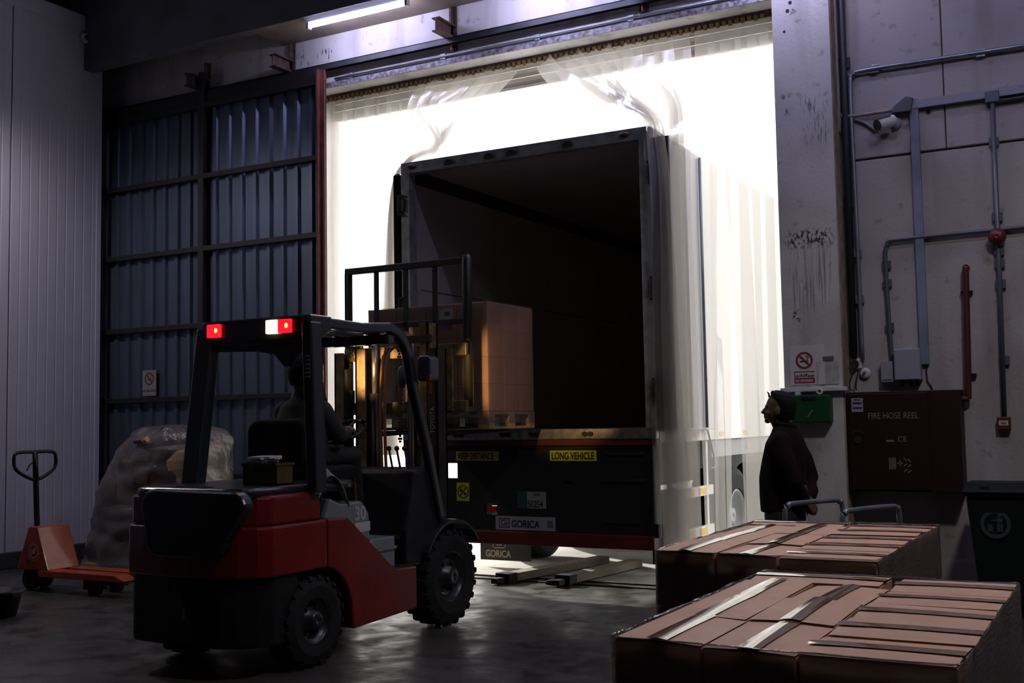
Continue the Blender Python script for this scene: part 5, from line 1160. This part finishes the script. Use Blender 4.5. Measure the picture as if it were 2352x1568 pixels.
for yy in (jy-.11, jy+.03):
    b = NB(); lathe(b, [(-.03, .095), (.03, .095), (.03, .001), (-.03, .001)], (-9.24, yy+.03, .097), 'y', 24); put('steer_wheel', b, m_blackmatt, t)
hz = .0; H_ = lambda y, z: (-9.27-.06*(z-.5), jy+y, z)
b = NB(); tube(b, [H_(0, .42), H_(0, 1.02)], .026, 12); bx(b, -9.345, -9.265, jy-.035, jy+.035, .42, .56); hdl = put('handle', b, m_black, t, smooth=False)
b = NB(); tube(b, spline([H_(0, 1.02), H_(-.10, 1.055), H_(-.215, 1.13), H_(-.235, 1.22), H_(-.20, 1.285), H_(0, 1.29), H_(.20, 1.285), H_(.235, 1.22), H_(.215, 1.13), H_(.10, 1.055), H_(0, 1.02)], 5), .017, 10); tube(b, [H_(0, 1.0), H_(0, 1.29)], .026, 10); put('grip_loop', b, m_black, hdl, smooth=True)
b = NB(); tube(b, spline([H_(-.02, 1.20), H_(-.06, 1.17), H_(-.10, 1.115)], 4), .008, 6); put('release_lever', b, m_black, hdl)
# dark tub at the frame edge
t = thing('tub', (-8.05, 6.0, 0), 'black plastic tub with a rim standing on the floor below the pallet truck', 'tub')
b = NB(); lathe(b, [(.0, .14), (.19, .185), (.19, .21), (.215, .21), (.215, .175), (.012, .13), (.012, .001), (0, .001)], (-8.14, 6.0, 0), 'z', 32); put('body', b, m_plastic, t, smooth=True)
b = NB(); bx(b, -7.955, -7.905, 5.96, 6.04, .17, .21); put('handle', b, m_plastic, t, bev=.006)

# ------------------------------------------------------------------ shrouded pallet load by the sliding door
t = thing('shrouded_load', (-8.85, 8.40, 0), 'bulging pallet load shrouded in crumpled clear plastic beside the sliding door', 'wrapped load')
for x0, x1, y0, y1, z0, z1 in ((-9.42, -8.9, 8.06, 8.76, .15, .70), (-8.85, -8.15, 8.06, 8.76, .15, .75), (-9.18, -8.72, 8.1, 8.7, .73, 1.18), (-8.66, -8.14, 8.06, 8.7, .78, 1.30)):
    b = NB(); bx(b, x0, x1, y0, y1, z0, z1); bmesh.ops.subdivide_edges(b, edges=b.edges[:], cuts=4, use_grid_fill=True)
    for v in b.verts: v.co += Vector((noise.noise(v.co*3), noise.noise(v.co*3+Vector((5, 0, 0))), noise.noise(v.co*3+Vector((0, 5, 0)))))*.05
    put('carton_lump', b, mat('dusty_cardboard', (.42, .29, .19), .7, var=.3), t, bev=.03)
box('base_board', m_pwood, -9.5, -8.1, 7.95, 8.85, .02, .14, t)
b = NB(); rows = []; nu, nv = 120, 64
for i in range(nv+1):
    v = i/nv; row = []
    for j in range(nu):
        a = 2*math.pi*j/nu; ca, sa = math.cos(a), math.sin(a)
        p = 3.2; k = (abs(ca)**p+abs(sa)**p)**(-1/p)
        if v < .62: hgt = v/.62*1.12; s = 1.0-.20*(v/.62)**1.6
        else: u = (v-.62)/.38; hgt = 1.12+.42*math.sin(u*math.pi/2); s = .80*math.cos(u*math.pi/2)**.62 if u < 1 else 0.02
        x = -8.86+.84*ca*k*s+.26*(hgt/1.54)**1.5; y = 8.40+.50*sa*k*s; q = Vector((x, y, hgt))
        f = noise.fractal(q*2.6, .9, 2.0, 3)*.05-.045*abs(noise.noise(q*3.1+Vector((0, 0, 4))))+noise.noise(Vector((q.x*2, q.y*2, q.z*9)))*.025
        row.append(b.verts.new(q+Vector((ca, sa, .4))*f*(0.25 if i == 0 else 1)))
    rows.append(row)
for i in range(nv):
    for j in range(nu): b.faces.new((rows[i][j], rows[i][(j+1) % nu], rows[i+1][(j+1) % nu], rows[i+1][j]))
b.faces.new(list(reversed(rows[-1])))
for v in b.verts: v.co.z = max(v.co.z, .004)
bmesh.ops.recalc_face_normals(b, faces=b.faces[:])
put('plastic_shroud', b, film('crumpled_clear_shroud', (.26, .235, .25), .60, rough=.16, transl=.2, bump=1., bscale=22, glossy=.34), t, smooth=True)
t = thing('torch', (-8.72, 8.02, 1.33), 'black handheld torch with an amber end resting on the shrouded load', 'torch')
b = NB(); tube(b, [(-8.82, 8.03, 1.362), (-8.68, 8.00, 1.368), (-8.655, 7.995, 1.375)], [.018, .020, .026], 14); put('barrel', b, m_black, t)
b = NB(); tube(b, [(-8.655, 7.995, 1.375), (-8.60, 7.985, 1.392)], [.028, .030], 14); put('amber_end', b, mat('amber_plastic', (.60, .26, .02), .3), t)
